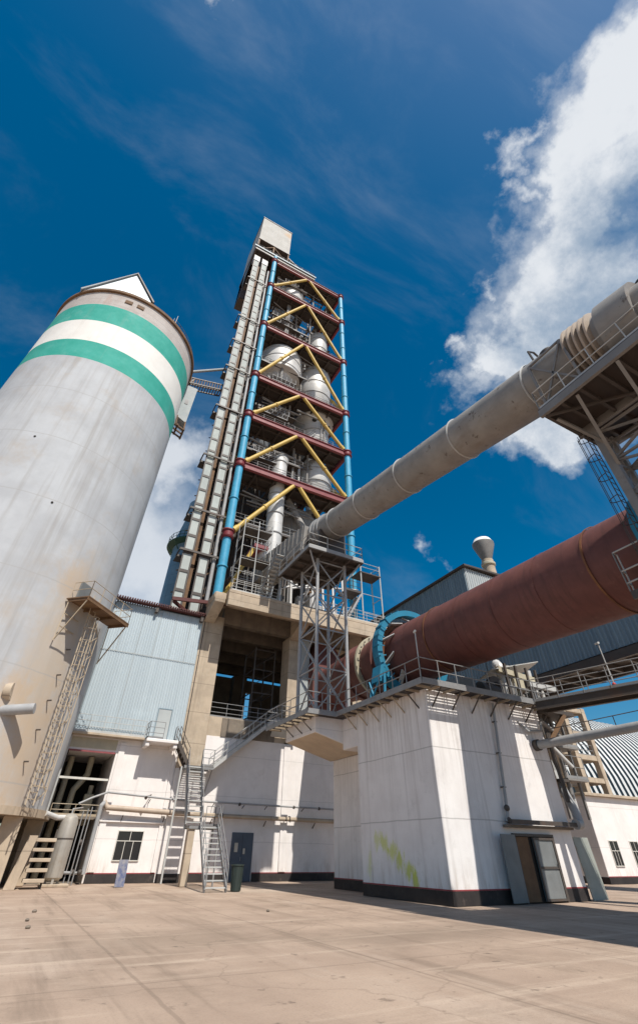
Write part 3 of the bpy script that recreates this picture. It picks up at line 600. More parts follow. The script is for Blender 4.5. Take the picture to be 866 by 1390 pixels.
for z in lev:
    railing([(TX0+.7,TY0+.25,z+.46),(TX1-.7,TY0+.25,z+.46)],mids=(.33,.66),sp=1.6,r=.035,toe=False,h=1.2).make('deck_railing','rail',tw)
    railing([(TX1-.25,TY0+.7,z+.46),(TX1-.25,TY1-.7,z+.46)],mids=(.5,),sp=1.8,r=.035,toe=False,h=1.2).make('deck_railing','rail',tw)
    railing([(TX0+.25,TY0+.7,z+.46),(TX0+.25,TY1-.7,z+.46)],mids=(.5,),sp=1.8,r=.035,toe=False,h=1.2).make('deck_railing','rail',tw)
# small pipes, trays and stairs inside each storey
zz=[19.2]+lev
for i in range(len(lev)):
    z0,z1=zz[i]+.1,zz[i+1]-.6
    b=B()
    for k in range(9):
        x=random.uniform(TX0+1.2,TX1-1.2); y=random.uniform(TY0+1.2,TY0+6); b.tube((x,y,z0),(x,y,z1),random.choice((.07,.1,.16,.25)),n=8)
    for k in range(11):
        y=random.uniform(TY0+1,TY0+5); z=random.uniform(z1-3,z1-.6); xa=random.uniform(TX0+1,TM); b.tube((xa,y,z),(xa+random.uniform(2,7),y+random.uniform(-.5,1.5),z+random.uniform(-.5,.5)),random.choice((.06,.1,.16)),n=8)
    b.make('service_pipes','steel_mid',tw)
    xs=random.uniform(17.,18.5); b=B(); n=14
    A=Vector((xs,TY0+2.6,z0)); C=Vector((xs-4.2 if i%2 else xs+3.2,TY0+2.6,z0+4.2))
    for o_ in (-.4,.4): b.beam(A+Vector((0,o_,0)),C+Vector((0,o_,0)),.05,.2); b.tube(A+Vector((0,o_,1)),C+Vector((0,o_,1)),.03,n=6); b.tube(A+Vector((0,o_,.5)),C+Vector((0,o_,.5)),.03,n=6)
    for k in range(n): 
        c=A.lerp(C,(k+.5)/n); b.box(c.x-.14,c.x+.14,c.y-.4,c.y+.4,c.z-.02,c.z+.02)
    b.make('inner_stair','steel',tw,smooth=False)
    # equipment boxes sitting on deck
    b=B()
    for k in range(7):
        x=random.uniform(TX0+1.2,TX1-2); y=TY0+random.uniform(1.,2.2); s=random.uniform(.5,1.2); b.box(x,x+s,y,y+.7,z0+.05,z0+.05+random.uniform(.6,1.5))
    b.make('equipment','beige',tw,bevel=.03)
    for k in range(2):
        x=random.uniform(TX0+1.,TM-4.2); zc=z0+random.uniform(2.2,max(2.4,z1-z0-2.5)); gw=B().box(x-.1,x+4,TY0+.95,TY0+2.0,zc-.06,zc).make('side_gangway','steel_dk',tw,smooth=False)
        railing([(x,TY0+1.,zc+.002),(x+random.uniform(2.5,4.),TY0+1.,zc+.002)],r=.035,sp=.8,mids=(.33,.66)).make('gangway_railing','steel',gw)
    # cross bracing at the back
    b=B(); b.beam((TX0,TY1-.8,z0),(TX1,TY1-.8,z1),.3); b.beam((TX1,TY1-1.2,z0),(TX0,TY1-1.2,z1),.3); b.make('rear_bracing','steel_dk',tw)
for i in range(len(lev)):  # dark sheets added behind each storey to darken the tower's inside
    z0,z1=zz[i]+.12,zz[i+1]-.62
    if i==0: B().corr((TX0+.6,TY1-2.6),(TX1-.6,TY1-2.6),z0,z1,.06,.5,(0,-1,0)).make('added_dark_backing','deck',tw,smooth=False); B().corr((TX1-2.2,TY0+6),(TX1-2.2,TY1-2.7),z0,z1-4,.06,.5,(-1,0,0)).make('added_dark_backing','deck',tw,smooth=False)
    else: B().corr((TX0+.6,TY1-2.6),(TX1-1.6,TY1-2.6),z0,z1,.06,.5,(0,-1,0)).make('added_dark_backing','deck',tw,smooth=False)
# side ladder trellis on right
b=B()
for z in range(37,82,2):
    b.box(TX1+.5-.9,TX1+.1-.4,TY0+4,TY0+5.5,z,z+.08); b.beam((TX1-.4,TY0+4,z),(TX1-.4,TY0+5.5,z+2),.08)
b.make('escape_stair','steel_dk',tw,smooth=False)
# head deck and penthouse
b=B(); b.box(5.9,19.2,38.2,47.6,93.7,94.1)
for y in (38.4,41.4,44.4,47.4): b.beam((5.9,y,93.3),(19.2,y,93.3),.3,.8)
for x in (6.1,9,12,15,19): b.beam((x,38.3,93.35),(x,47.5,93.35),.3,.7)
b.make('head_deck','steel_dk',tw,smooth=False)
B().box(5.6,19.4,38.05,38.17,93.7,94.15).make('deck_edge','clad_dk',tw)
railing([(6,47.4,94.1),(6,38.3,94.1),(19.1,38.3,94.1),(19.1,47.4,94.1)],mids=(.33,.66),r=.04,h=1.3,sp=1.5).make('head_railing','rail',tw)
b=B(); b.box(6.15,13.05,38.5,45.1,98.8,110.); ph=b.make('penthouse','penthouse',tw,bevel=.05)
b=B(); b.box(6.05,13.15,38.4,45.2,110.,110.25); b.make('roof','steel_dk',ph)
b=B(); b.box(6.05,13.15,38.42,45.2,98.55,98.8); b.make('floor','steel_dk',ph)
b=B()
for x in (6.3,9.6,12.9):
    for y in (38.7,45): b.beam((x,y,94.1),(x,y,98.6),.3)
b.beam((6.3,38.7,94.2),(9.6,38.7,98.4),.16); b.beam((12.9,38.7,94.2),(9.6,38.7,98.4),.16)
b.make('penthouse_legs','brown',ph)
B().box(6.08,6.14,38.5,47.3,94.12,98.5).make('side_sheet','clad_l',tw)
B().box(6.15,13.0,41.,46.8,94.12,98.4).make('machine_room','steel_dk',tw)
B().box(6.08,6.14,45.21,47.3,98.5,108.).make('side_sheet','clad_l',tw)
b=B(); 
for k in range(9):
    x=random.uniform(7,18); y=random.uniform(39.2,41.5); h=random.uniform(.8,2.4); b.box(x,x+.7,y,y+.8,94.1,94.1+h)
b.tube((14,39.5,94.1),(14,39.5,97),.25); b.tube((17,39.5,94.1),(17,39.5,96.8),.06); b.make('head_machinery','brown',tw)
b=B(); b.box(13.3,17.5,39.6,44,94.1,97.0); b.make('machine_room','steel_dk',tw)
b=B().prism([(13.06,39.,98.),(17.8,39.,94.6),(17.8,39.,94.9),(13.06,39.,98.4)],(0,4,0)); b.make('inclined_gallery','steel_dk',tw)
# side hood hanging below the deck at left
b=B(); b.box(6.0,9.8,44.6,47.4,84.0,93.3); b.make('head_chute','steel_dk',tw)
b=B(); b.prism([(6.0,47.5,93.3),(6.0,41.,93.3),(6.0,47.5,84.)],(.08,0,0)); b.make('side_sheet','clad_dk',tw)
# ------------------------------------------------------------------ cyclones / vessels
def vessel(label,c,prof,n=48,mats='silver',bands=(),extra=None):
    t=thing('cyclone_vessel',(c[0],c[1],prof[0][1]),label,'vessel','silver vessels in the preheater tower')
    B().lathe(c,prof,n).make('shell',mats,t)
    for r,z in bands: B().lathe(c,[(r,z-.08),(r+.07,z-.07),(r+.07,z+.07),(r,z+.08)],n).make('band','steel',t)
    if extra: extra(t)
    return t
vessel('fat domed vessel at the very top of the tower, highest silver one',(15.8,43.2),[(.5,80),(.6,82.2),(3.2,85.8),(3.3,88.6),(3.1,90.0),(2.3,91.1),(1.2,91.7),(.1,91.9)],bands=((3.3,86.0),(3.3,88.4)))
vessel('small domed vessel at the right side, second storey from the tower top',(22.6,43.0),[(.6,68.3),(.8,70.),(1.9,73.5),(1.95,78.),(1.7,79.6),(1.1,80.6),(.1,81.0)],bands=((1.95,74.5),(1.95,77.5)))
vessel('largest cylindrical silver cyclone, left half of the tower under the third beam',(15.4,43.0),[(.7,54.8),(.9,57.),(2.6,60.9),(3.75,61.2),(3.8,61.5),(3.8,66.2),(3.5,67.1),(2.0,67.4),(.1,67.5)],bands=((3.8,61.8),(3.8,64.0),(3.8,66.0)))
vessel('tall silver drum right of the largest cyclone in the tower',(22.3,43.2),[(.8,54.5),(1.1,56.5),(2.8,59.6),(2.85,66.4),(2.4,67.4),(.1,67.6)],bands=((2.85,60),(2.85,63),(2.85,66)))
def holes(t):
    for a in (-115,-80,-45):
        x=22.3+2.33*math.cos(R(a)); y=43.+2.33*math.sin(R(a)); b=B(); dx,dy=math.cos(R(a)),math.sin(R(a)); b.tube((x,y,53.),(x+dx*.25,y+dy*.25,52.9),.36,n=16); b.make('port','dark',t)
vessel('silver vessel with flared skirt and dark round ports, middle right of tower',(22.3,43.0),[(1.0,46.0),(1.9,47.6),(2.35,48.5),(2.35,52.6),(2.6,53.3),(3.15,54.0),(3.2,54.2),(2.9,54.25)],bands=((2.35,49.),(2.35,51.2)),extra=holes)
vessel('silver bulging vessel at lower right behind the yellow brace, above the grey duct',(22.6,43.0),[(.9,36.9),(1.2,38.3),(2.45,40.8),(2.5,43.4),(2.1,44.4),(1.6,45.4)],bands=((2.5,41.0),(2.5,43.2)))
vessel('lowest tapered vessel behind the grey duct mouth in the tower',(20.4,44.5),[(1.3,27.),(1.5,28.5),(3.1,31.6),(3.2,35.0),(2.6,35.9),(.1,36.1)],mats='duct',bands=((3.2,32.),(3.2,34.6)))
vessel('dark drum behind beams at left between fourth and fifth floor beams',(14.4,44.5),[(1.0,45.9),(2.3,48.6),(2.4,52.3),(1.2,53.5)],mats='steel')
rp=thing('riser_pipe',(15.95,40.2,21),'thick vertical silver pipe in the lower left of the tower','pipe')
B().path([(15.95,40.2,26.6),(15.95,40.2,41.0),(16.8,41.5,43.0)],.98,32).make('pipe','silver',rp)
for z in (29.5,32.3,35.2,38.2,40.6): B().lathe((15.95,40.2),[(.98,z-.08),(1.07,z-.06),(1.07,z+.06),(.98,z+.08)],32).make('flange','steel',rp)
B().lathe((15.6,40.2),[(.6,21.),(1.2,25.2),(1.25,26.6)],24).make('hopper','silver',rp)
dp=thing('diagonal_chute_pipe',(19,41.8,35),'slim beige pipe slanting down from the riser pipe to the grey duct','pipe')
B().tube((17.7,41.9,37.4),(20.2,40.2,31.2),.42,n=20).make('pipe','duct',dp); B().tube((18.9,41.1,34.4),(19.0,41.0,34.1),.5,n=20).make('flange','steel',dp)
b=B(); 
sd=thing('hanging_square_duct',(19.3,41,38),'pale vertical twin pipes between the riser pipe and the bulging vessel','pipe')
for x in (18.7,19.4): B().tube((x,41.5,37.2),(x,41.5,44.8),.18,n=12).make('pipe','silver',sd)
# ------------------------------------------------------------------ bucket elevators
for k,(x,lab) in enumerate(((6.75,'left one of two tall pale ladder-like elevator casings beside the tower'),(8.40,'right one of two tall pale elevator casings, nearer the blue column'))):
    t=thing('bucket_elevator',(x,39.4,17.5),lab,'elevator','bucket elevators beside the tower')
    B().box(x-.37,x+.37,39.0,39.6,17.6,89.5).make('casing','casing',t)
    first=None; z0=17.9
    for i in range(36):
        z=z0+i*1.98
        if first is None: first=B().box(x-.43,x+.43,38.94,39.66,z-.14,z+.14).make('joint_band','steel_dk',t)
        else: copy_mesh(first,t,(0,0,i*1.98))
    B().box(x-.6,x+.6,38.9,40.2,89.5,91.5).make('head','steel',t)
    B().beam((x-.45,39.0,17.6),(x-.45,39.0,89.5),.13).make('guide','steel_dk',t); B().beam((x+.45,39.0,17.6),(x+.45,39.0,89.5),.13).make('guide','steel_dk',t)
es=thing('elevator_support_mast',(7.58,40.4,17.5),'narrow brown steel mast rising between the two pale elevator casings','mast')
b=B(); 
for y in (39.7,40.9): b.beam((7.56,y,17.5),(7.56,y,89),.3,.2)
lattice_face(b,(7.56,39.7,17.5),(7.56,39.7,89),(7.56,40.9,17.5),(7.56,40.9,89),24,.1); b.make('mast','brown',es,smooth=False)
for z in [24,29]+lev[:5]+[61]:
    b=B(); b.beam((5.9,38.8,z),(9.9,38.8,z),.14,.22); b.beam((5.9,40.3,z),(9.9,40.3,z),.14,.22); b.beam((5.9,38.8,z),(5.9,40.3,z),.12,.22); b.make('tie_frame','steel_dk',es,smooth=False)
    b=B(); b.box(5.9,9.7,40.35,41.5,z-.1,z); b.make('catwalk','steel_dk',es,smooth=False)
b=B()
for i in range(30):
    z=20+i*2.3; b.beam((6.2,40.1,z),(9.3,40.1,z+1.1),.09); b.beam((9.0,39.6,z),(9.9,39.6,z+.9),.08)
b.make('cross_lacing','brown',es,smooth=False)
B().tube((9.45,39.2,19.2),(9.45,39.2,88),.2,n=12).make('riser','steel',es)
b=B(); b.box(7.0,10.0,41.2,41.3,19,90); b.box(8.98,9.12,40.0,41.19,19,90); b.make('dark_shaft','steel_dk',es)
tag(B().beam((6.,37.2,18.15),(11.9,37.9,19.1),.2,.3).make('red_girder','roofred'),'long dark red girder lying over the annex roof to the tower column','girder')
tag(B().beam((6.2,37.3,18.),(9.2,40.5,18.0),.2,.25).make('red_girder','roofred'),'short dark red girder below the elevator feet on the annex roof','girder')
tag(B().box(5.6,9.8,38.4,41.8,17.62,17.85).make('elevator_pit_frame','steel_dk'),'dark steel footing frame of the elevators on the annex roof','frame')
# ------------------------------------------------------------------ blue-grey conditioning tower behind
bt=thing('gas_cooling_tower',(11.9,62,0),'blue-grey cylindrical cooling tower with green ring walkway behind the elevators','tower')
B().lathe((11.7,62),[(3.3,0.01),(3.3,39.),(2.6,42.5),(2.5,46.)],48).make('shell','bluetower',bt)
B().lathe((11.7,62),[(3.3,37.2),(4.3,37.5),(4.3,37.65),(3.3,37.7)],48).make('walkway','green',bt)
b=railing([(11.7+4.2*math.cos(R(a)),62+4.2*math.sin(R(a)),37.65) for a in range(0,361,20)],r=.04,toe=True,sp=.8,h=1.1); b.make('walkway_railing','green',bt)
for a in range(0,360,30): B().beam((11.7+3.3*math.cos(R(a)),62+3.3*math.sin(R(a)),36.2),(11.7+4.2*math.cos(R(a)),62+4.2*math.sin(R(a)),37.4),.1).make('bracket','green',bt)
# ------------------------------------------------------------------ kiln pier
pier=thing('kiln_pier',(20,21,0),'massive whitewashed concrete pier under the kiln with black foot band','pier')
b=B(); b.box(15.95,24.0,18.0,24.3,0.01,7.86); b.make('block','pier',pier,bevel=.03)
b=B(); b.box(17.4,23.9,24.302,29.5,0.01,6.2); b.make('rear_block','pier',pier,bevel=.03)
b=B(); b.prism([(14.06,25.9,7.0),(17.4,25.9,6.22),(23.9,25.9,6.22),(23.9,25.9,7.86),(14.06,25.9,7.86)],(0,4.0,0)); b.box(15.96,23.9,24.303,25.898,6.21,7.85); b.make('overhang_slab','white',pier,bevel=.03)
b=B(); b.prism([(14.1,25.95,6.985),(17.4,25.95,6.205),(17.4,29.85,6.205),(14.1,29.85,6.985)],(0,0,.012)); b.make('soffit','soffit',pier,smooth=False)
b=B(); b.box(15.935,15.949,17.985,24.3,.012,.44); b.box(15.935,24.01,17.98,17.998,.012,.44); b.box(17.385,17.398,24.31,29.5,.012,.44); b.box(24.002,24.015,18.,24.3,.012,.44); b.make('plinth_band','black',pier,smooth=False)
b=B(); b.box(15.94,15.949,17.985,24.3,.443,.485); b.box(15.937,24.01,17.985,17.998,.443,.485); b.box(17.39,17.398,24.31,29.5,.443,.485); b.make('red_line','redline',pier,smooth=False)
for x,z in ((18.4,5.2),(22.9,5.2)): pass
# door set
dd=thing('pier_metal_door',(20.6,17.9,0),'rusted grey double metal door at the foot of the pier, one leaf ajar','door')
B().box(19.95,22.35,17.95,17.999,.02,2.2).make('opening','dark',dd)
b=B(); b.box(19.85,19.949,17.86,17.999,.01,2.3); b.box(22.351,22.45,17.86,17.999,.01,2.3); b.box(19.95,22.35,17.86,17.999,2.201,2.3); b.make('door_frame','steel_dk',dd)
b=B(); b.hexa([(19.85,17.84,.05),(18.85,17.72,.05),(18.85,17.68,.05),(19.85,17.80,.05),(19.85,17.84,2.25),(18.85,17.72,2.25),(18.85,17.68,2.25),(19.85,17.80,2.25)]); b.make('left_leaf','doorgrey',dd)
b=B(); b.hexa([(19.97,17.95,.05),(20.75,17.90,.05),(20.75,17.94,.05),(19.97,17.99,.05),(19.97,17.95,2.18),(20.75,17.90,2.18),(20.75,17.94,2.18),(19.97,17.99,2.18)]); b.make('inner_leaf','brown',dd)
rl=B(); rl.box(20.98,22.32,17.84,17.88,.06,2.17); rl=rl.make('right_leaf','doorgrey',dd)
b=B(); b.box(20.98,21.06,17.80,17.84,.06,2.17); b.box(22.24,22.32,17.80,17.84,.06,2.17); b.box(21.061,22.239,17.80,17.84,2.09,2.17); b.box(21.061,22.239,17.80,17.84,.06,.14); b.box(21.061,22.239,17.80,17.84,1.1,1.18); b.make('leaf_frame','steel_dk',rl)
B().tube((22.2,17.76,1.2),(22.2,17.76,1.36),.025,n=6).make('handle','steel_dk',rl)
B().box(19.4,23.9,17.72,17.97,2.50,2.60).make('canopy_ledge','concrete_dark',dd,bevel=.01)
gs=tag(B().hexa([(24.05,17.85,.03),(25.25,17.95,.03),(25.25,18.0,.03),(24.05,17.9,.03),(24.08,18.05,2.25),(25.3,18.15,2.25),(25.3,18.2,2.25),(24.08,18.1,2.25)]).make('sheet_panel','greensheet'),'oxidised greenish metal sheet leaning against the right end of the pier','panel')
# pipes on the pier
t=thing('pier_downpipe',(20,17.9,2.6),'thin grey pipe running down the sunlit pier wall above the door','pipe')
B().path([(20.4,17.85,7.7),(19.75,17.85,3.0),(19.6,17.85,2.7)],.07,8).make('pipe','steel',t)
for z in (2.75,3.2): B().ball((19.7+.1*(z-2.7),17.82,z),.13,10,6).make('valve','steel_dk',t)
for z in (4.,5.4,6.8): B().beam((19.75+.14*(z-3),17.8,z),(19.75+.14*(z-3),17.99,z),.2,.04).make('clamp','steel_dk',t)
t=thing('elbow_duct',(24.4,18.4,2.6),'grey elbowed dust pipe dropping along the right edge of the pier','pipe')
B().path([(24.0,17.6,2.72),(24.45,17.7,2.75),(24.62,17.9,3.3),(24.7,18.6,5.0),(24.4,18.6,6.0),(24.1,18.4,7.2)],.21,14).make('pipe','steel',t)
B().box(19.6,24.1,17.55,17.7,2.62,2.78).make('drain_channel','steel_dk',t)
B().box(24.3,25.0,18.0,18.9,4.5,4.62).make('clamp_plate','steel_dk',t)
t=thing('cable_ladder',(24.25,18.1,4.4),'dark cable bundle with tray climbing the pier right corner','cable')
for dx in (0,.12,.22): B().path([(24.15+dx,17.85,3.6),(24.05+dx,17.85,6.2),(24.3+dx,17.9,7.6)],.04,6).make('cable','steel_dk',t)
# ------------------------------------------------------------------ kiln walkway around pier
wk=thing('pier_walkway',(16,21,7.9),'grated steel walkway with grey railings on top of the white pier','walkway')
Z8=7.93
grating(15.1,15.94,17.15,25.2,Z8,'y').make('grating','steel_dk',wk,smooth=False)
grating(15.95,24.4,17.15,17.99,Z8,'x').make('grating','steel_dk',wk,smooth=False)
grating(13.2,14.05,25.2,31.2,Z8,'y').make('grating','steel_dk',wk,smooth=False)
grating(14.06,15.9,25.21,25.89,Z8,'x').make('grating','steel_dk',wk,smooth=False)
b=B(); b.box(15.95,24.0,18.001,29.9,7.87,7.92); b.box(14.07,15.94,25.9,29.9,7.87,7.92); b.make('deck_topping','concrete_dark',wk)
b=B(); b.beam((15.07,17.1,7.86),(15.07,25.2,7.86),.05,.16); b.beam((15.07,17.1,7.86),(24.4,17.1,7.86),.05,.158); b.beam((13.17,25.16,7.86),(15.07,25.16,7.86),.05,.16); b.beam((13.17,25.16,7.86),(13.17,31.2,7.86),.05,.158)
b.make('edge_beam','rail',wk,smooth=False)
for y in [17.6+.85*i for i in range(9)]: B().beam((15.1,y,7.80),(15.96,y,7.80),.06,.10).make('cross_beam','rail_tan',wk,smooth=False)
for x in [16.2+.95*i for i in range(9)]: B().beam((x,17.15,7.80),(x,18.02,7.80),.06,.10).make('cross_beam','rail_tan',wk,smooth=False)
for y in [25.6+.85*i for i in range(7)]: B().beam((13.2,y,7.80),(14.08,y,7.80),.06,.10).make('cross_beam','rail_tan',wk,smooth=False)
first=None
for y in [18.6+1.15*i for i in range(6)]:
    B().beam((15.2,y,7.76),(15.98,y,7.05),.05).make('bracket','steel_dk' if y<19 else 'rail_tan',wk)
for x in [16.3+1.3*i for i in range(7)]: B().beam((x,17.2,7.76),(x,18.02,7.05),.05).make('bracket','steel_dk',wk)
for y in (26.4,27.6,28.8): B().beam((13.3,y,7.76),(14.08,y,7.15),.05).make('bracket','steel_dk',wk)
railing([(14.0,31.2,Z8),(13.17,31.2,Z8),(13.17,25.16,Z8),(15.07,25.16,Z8),(15.07,17.1,Z8),(24.2,17.1,Z8)],mids=(.5,),sp=1.15,r=.026).make('railing','rail',wk)
for k,(x,y,z,h,lab) in enumerate(((15.25,17.35,Z8,2.45,'thin lamp pole at the front corner of the white pier walkway'),(24.75,13.6,7.95,2.4,'slanted thin lamp pole on the dark walkway bridge at right'))):
    t=thing('lamp_pole',(x,y,z),lab,'lamp'); B().tube((x,y,z),(x-.0,y,z+h),.03,n=8).make('pole','rail_w',t); B().tube((x-.05,y-.08,z+h),(x+.1,y+.2,z+h+.04),.06,.05,n=8).make('lamp_head','lampw',t)
    if k: B().ball((x,y,z+.3),.1,10,6).make('red_light','signred',t)
# ------------------------------------------------------------------ kiln
KD=Vector((.08,1,.074)).normalized(); K0=Vector((20.2,18,11.767))
def KP(y): return K0+KD*((y-18)/KD.y)
kiln=thing('rotary_kiln',(20.2,18,9.8),'huge rust red rotary kiln tube slanting overhead across the picture','kiln')
B().axial(KP(-9),KP(30.5),[(0,1.937),((30.5+9)/KD.y,1.937)],96).make('shell','kiln',kiln)
for y in (-2,8.6,20.0,): B().axial(KP(y),KP(y+1),[(0,1.96),(0,1.995),(.09,1.995),(.09,1.96)],96).make('weld_ring','kilnring',kiln)
for y in (1.0,3.2,5.9,11.4,14.3,17.2,22.4,25.6): B().axial(KP(y),KP(y+1),[(0,1.96),(0,1.967),(.03,1.967),(.03,1.96)],96).make('weld_seam','kiln',kiln)
B().axial(KP(28.2),KP(29),[(0,1.94),(0,2.22),(.12,2.25),(.22,2.25),(.22,2.12),(.45,2.12),(.45,1.94)],72).make('seal_ring','beige',kiln)
for i in range(24):
    a=2*PI*i/24; c=KP(28.1); B().tube(c+Vector((2.12*math.cos(a),0.05,2.12*math.sin(a))),c+Vector((2.12*math.cos(a),-.06,2.12*math.sin(a))),.05,n=6).make('bolt','steel_dk',kiln)
B().axial(KP(26.3),KP(27),[(0,1.94),(0,2.12),(.6,2.12),(.6,1.94)],72).make('tyre','kiln',kiln)
B().axial(KP(24.6),KP(25),[(0,1.94),(0,2.25),(.3,2.25),(.3,1.94)],72).make('girth_gear','kilnring',kiln)
for i in range(10):
    a=2*PI*i/10+.2; c=KP(23.9); r1,r2=1.95,2.5; B().beam(c+Vector((r1*math.cos(a),-.3,r1*math.sin(a))),c+Vector((r2*math.cos(a+.25),.4,r2*math.sin(a+.25))),.3,.06).make('spring_plate','silver',kiln)
hood=thing('kiln_inlet_hood',(20,32,10),'dark red kiln inlet chamber under the tower slab behind the lattice mast','hood')
B().axial(KP(30.4),KP(33),[(0,1.9),(0,2.1),(.5,2.1),(.9,1.85),(6.7,1.6),(6.7,.01)],64).make('throat','kiln',hood)
b=B(); b.box(19.8,23.6,37.0,41,8.5,15.0); b.prism([(19.8,37,15.001),(23.6,37,15.001),(22.6,38,17.3),(20.8,38,17.3)],(0,3.,0)); b.make('chamber','kiln',hood)
guard=thing('gear_guard',(20.2,24.5,8),'bright blue ring-shaped gear guard hooped around the red kiln','guard')
def gring(y,r0,r1,w,n=96,a0=0,a1=2*PI): 
    b=B(); b.axial(KP(y),KP(y+1),[(0,r0),(w,r0),(w,r1),(0,r1)],n,a0,a1,closed=True); return b
gring(23.9,2.52,2.90,.72).make('hoop','guardblue',guard)
for i in range(26):
    a=2*PI*i/26; c=KP(23.88); u=Vector((math.cos(a),0,math.sin(a)))
    b=B(); b.beam(c+u*2.5,c+u*2.98,.04,.06); b.beam(c+u*2.94,c+KD*.78+u*2.94,.05,.09); b.make('stiffener','guardblue',guard)
b=B()
for (x,y) in ((17.3,23.6),(17.0,24.9)): b.tube((x+.3,y,7.95),(17.85,y+.1,10.4),.09,n=10)
b.beam((17.15,23.6,8.6),(17.0,24.9,8.6),.1); b.beam((17.15,23.6,8.0),(17.45,24.9,10.0),.08); b.beam((17.1,24.9,8.0),(17.4,23.6,10.0),.08)
b.prism([(17.55,23.9,9.9),(17.95,23.9,9.9),(18.1,23.9,10.9),(17.75,23.9,10.9)],(0,.9,0)); b.make('stand','guardblue',guard)
b=B(); b.box(18.6,22.8,23.7,24.9,7.93,8.9); b.make('sump','guardblue',guard,bevel=.04)
g2=thing('tyre_guard',(20.2,6.2,11),'dark blue curved guard on the red kiln at the right picture edge','guard')
B().axial(KP(5.0),KP(6),[(0,1.98),(1.25,1.98),(1.25,2.3),(0,2.3)],72,0,2*PI,closed=True).make('hoop','guardblue',g2)
# rollers and drive on the pier
ro=thing('support_roller',(20.8,26.6,7.93),'dark support rollers and drive housing under the kiln on the pier deck','roller')
for dx in (-1.5,1.5): B().axial((20.8+dx,26.2,8.95),(20.8+dx,27.1,9.0),[(0,.05),(0,.78),(.95,.78),(.95,.05)],36).make('roller','steel_dk',ro)
B().box(18.6,23.0,26.1,27.2,7.93,8.3).make('base_frame','steel_dk',ro,bevel=.03)
mt=thing('drive_motor',(21.6,18.6,7.93),'grey drive motor and dark gearbox standing behind the pier railing','motor')
B().tube((20.6,18.7,8.6),(22.0,18.7,8.6),.42,n=24).make('motor_body','steel_dk',mt); B().tube((22.0,18.7,8.6),(22.12,18.7,8.6),.36,n=24).make('fan_cover','beige',mt)
B().box(20.7,21.9,18.35,19.05,7.93,8.3).make('foot','steel_dk',mt); B().box(18.9,20.2,18.5,19.5,7.93,9.0).make('gearbox','doorgrey',mt,bevel=.05); B().ball((18.0,18.5,8.25),.3,14,8).make('blue_cap','blue',mt)
b=B(); b.box(16.9,17.5,18.5,19.1,7.93,8.4); b.make('red_box','signred',mt)
# machinery cluster at pier right end
mc=thing('dust_blower_unit',(23.6,19.2,7.93),'silver pipes, beams and blower cluster at the right end of the pier deck','machine')
for x,y,r,z in ((22.9,18.9,.28,10.2),(23.7,18.8,.3,9.6),(24.3,19.6,.22,9.3)): B().path([(x,y,7.93),(x,y,z),(x+.4,y+.5,z+.4)],r,18).make('pipe','silver',mc)
B().beam((22.2,18.5,9.9),(24.9,18.3,9.6),.22,.3).make('beam','beige',mc); B().beam((24.2,18.2,9.3),(26.2,18.0,9.2),.22,.3).make('beam','rail_w',mc)
for x in (22.4,23.3,24.2,25.): B().beam((x,18.2,7.5),(x+.1,18.2,10.2),.12).make('post','steel_dk',mc)
b=B(); b.hexa([(21.6,18.4,9.75),(26.,18.4,10.9),(26.9,20.2,10.9),(22.4,20.2,9.75),(21.6,18.4,9.8),(26.,18.4,10.95),(26.9,20.2,10.95),(22.4,20.2,9.8)]); b.make('canopy','rail_w',mc,smooth=False)
B().box(23.2,24.0,18.3,18.9,8.9,9.5).make('control_box','beige',mc,bevel=.03); B().box(25.2,26.0,18.6,19.4,8.4,9.2).make('control_box','rail_w',mc,bevel=.03)
B().box(24.02,26.2,17.3,20.5,7.6,7.8).make('floor_plate','steel_dk',mc)
b=B(); 
for k in range(6): b.tube((21.9+.3*k,18.3,7.93),(21.9+.3*k,18.3,9.2+.2*(k%2)),.035,n=6)
railing([(22.0,18.25,7.93),(24.8,18.25,7.93)],b=b,r=.025,sp=.5); b.make('railing','rail',mc)
B().path([(22.,18.1,7.2),(22.6,17.8,6.6),(23.6,17.8,6.7),(24.2,18.,7.4)],.06,8).make('hose','steel',mc)
for k,(x0,y0,z0,x1,y1,z1,r) in enumerate(((22.3,18.4,8.2,24.9,18.9,8.9,.12),(22.6,18.8,9.4,25.4,18.6,9.0,.1),(23.2,18.6,7.95,23.3,18.7,10.3,.16),(24.9,18.5,7.8,24.9,18.5,10.2,.14),(24.0,17.9,7.2,25.3,17.8,6.4,.14),(24.3,18.2,6.4,25.6,18.0,5.2,.12),(25.3,18.3,4.0,25.3,18.3,8.5,.1),(25.8,18.6,3.2,25.8,18.6,9.2,.09))):
    B().tube((x0,y0,z0),(x1,y1,z1),r,n=14).make('pipe','silver' if k%2 else 'steel_mid',mc)
B().axial((21.6,18.3,8.75),(21.6,18.7,8.75),[(0,.30),(0,.62),(.25,.62),(.25,.30)],30).make('dark_wheel','steel_dk',mc)
for k in range(5): B().box(22.3+.6*k,22.6+.6*k,18.5,18.9,7.95,8.35+.25*(k%3)).make('valve_block','steel_mid' if k%2 else 'beige',mc,bevel=.02)
for z in (4.6,6.1): B().box(25.0,26.7,18.0,19.2,z,z+.1).make('side_landing','steel_mid',mc); railing([(25.0,18.05,z+.1),(26.7,18.05,z+.1)],r=.02,sp=.7).make('side_railing','rail',mc)
for x in (25.1,26.6): B().beam((x,18.6,3.0),(x,18.6,8.),.12).make('side_post','steel_mid',mc)
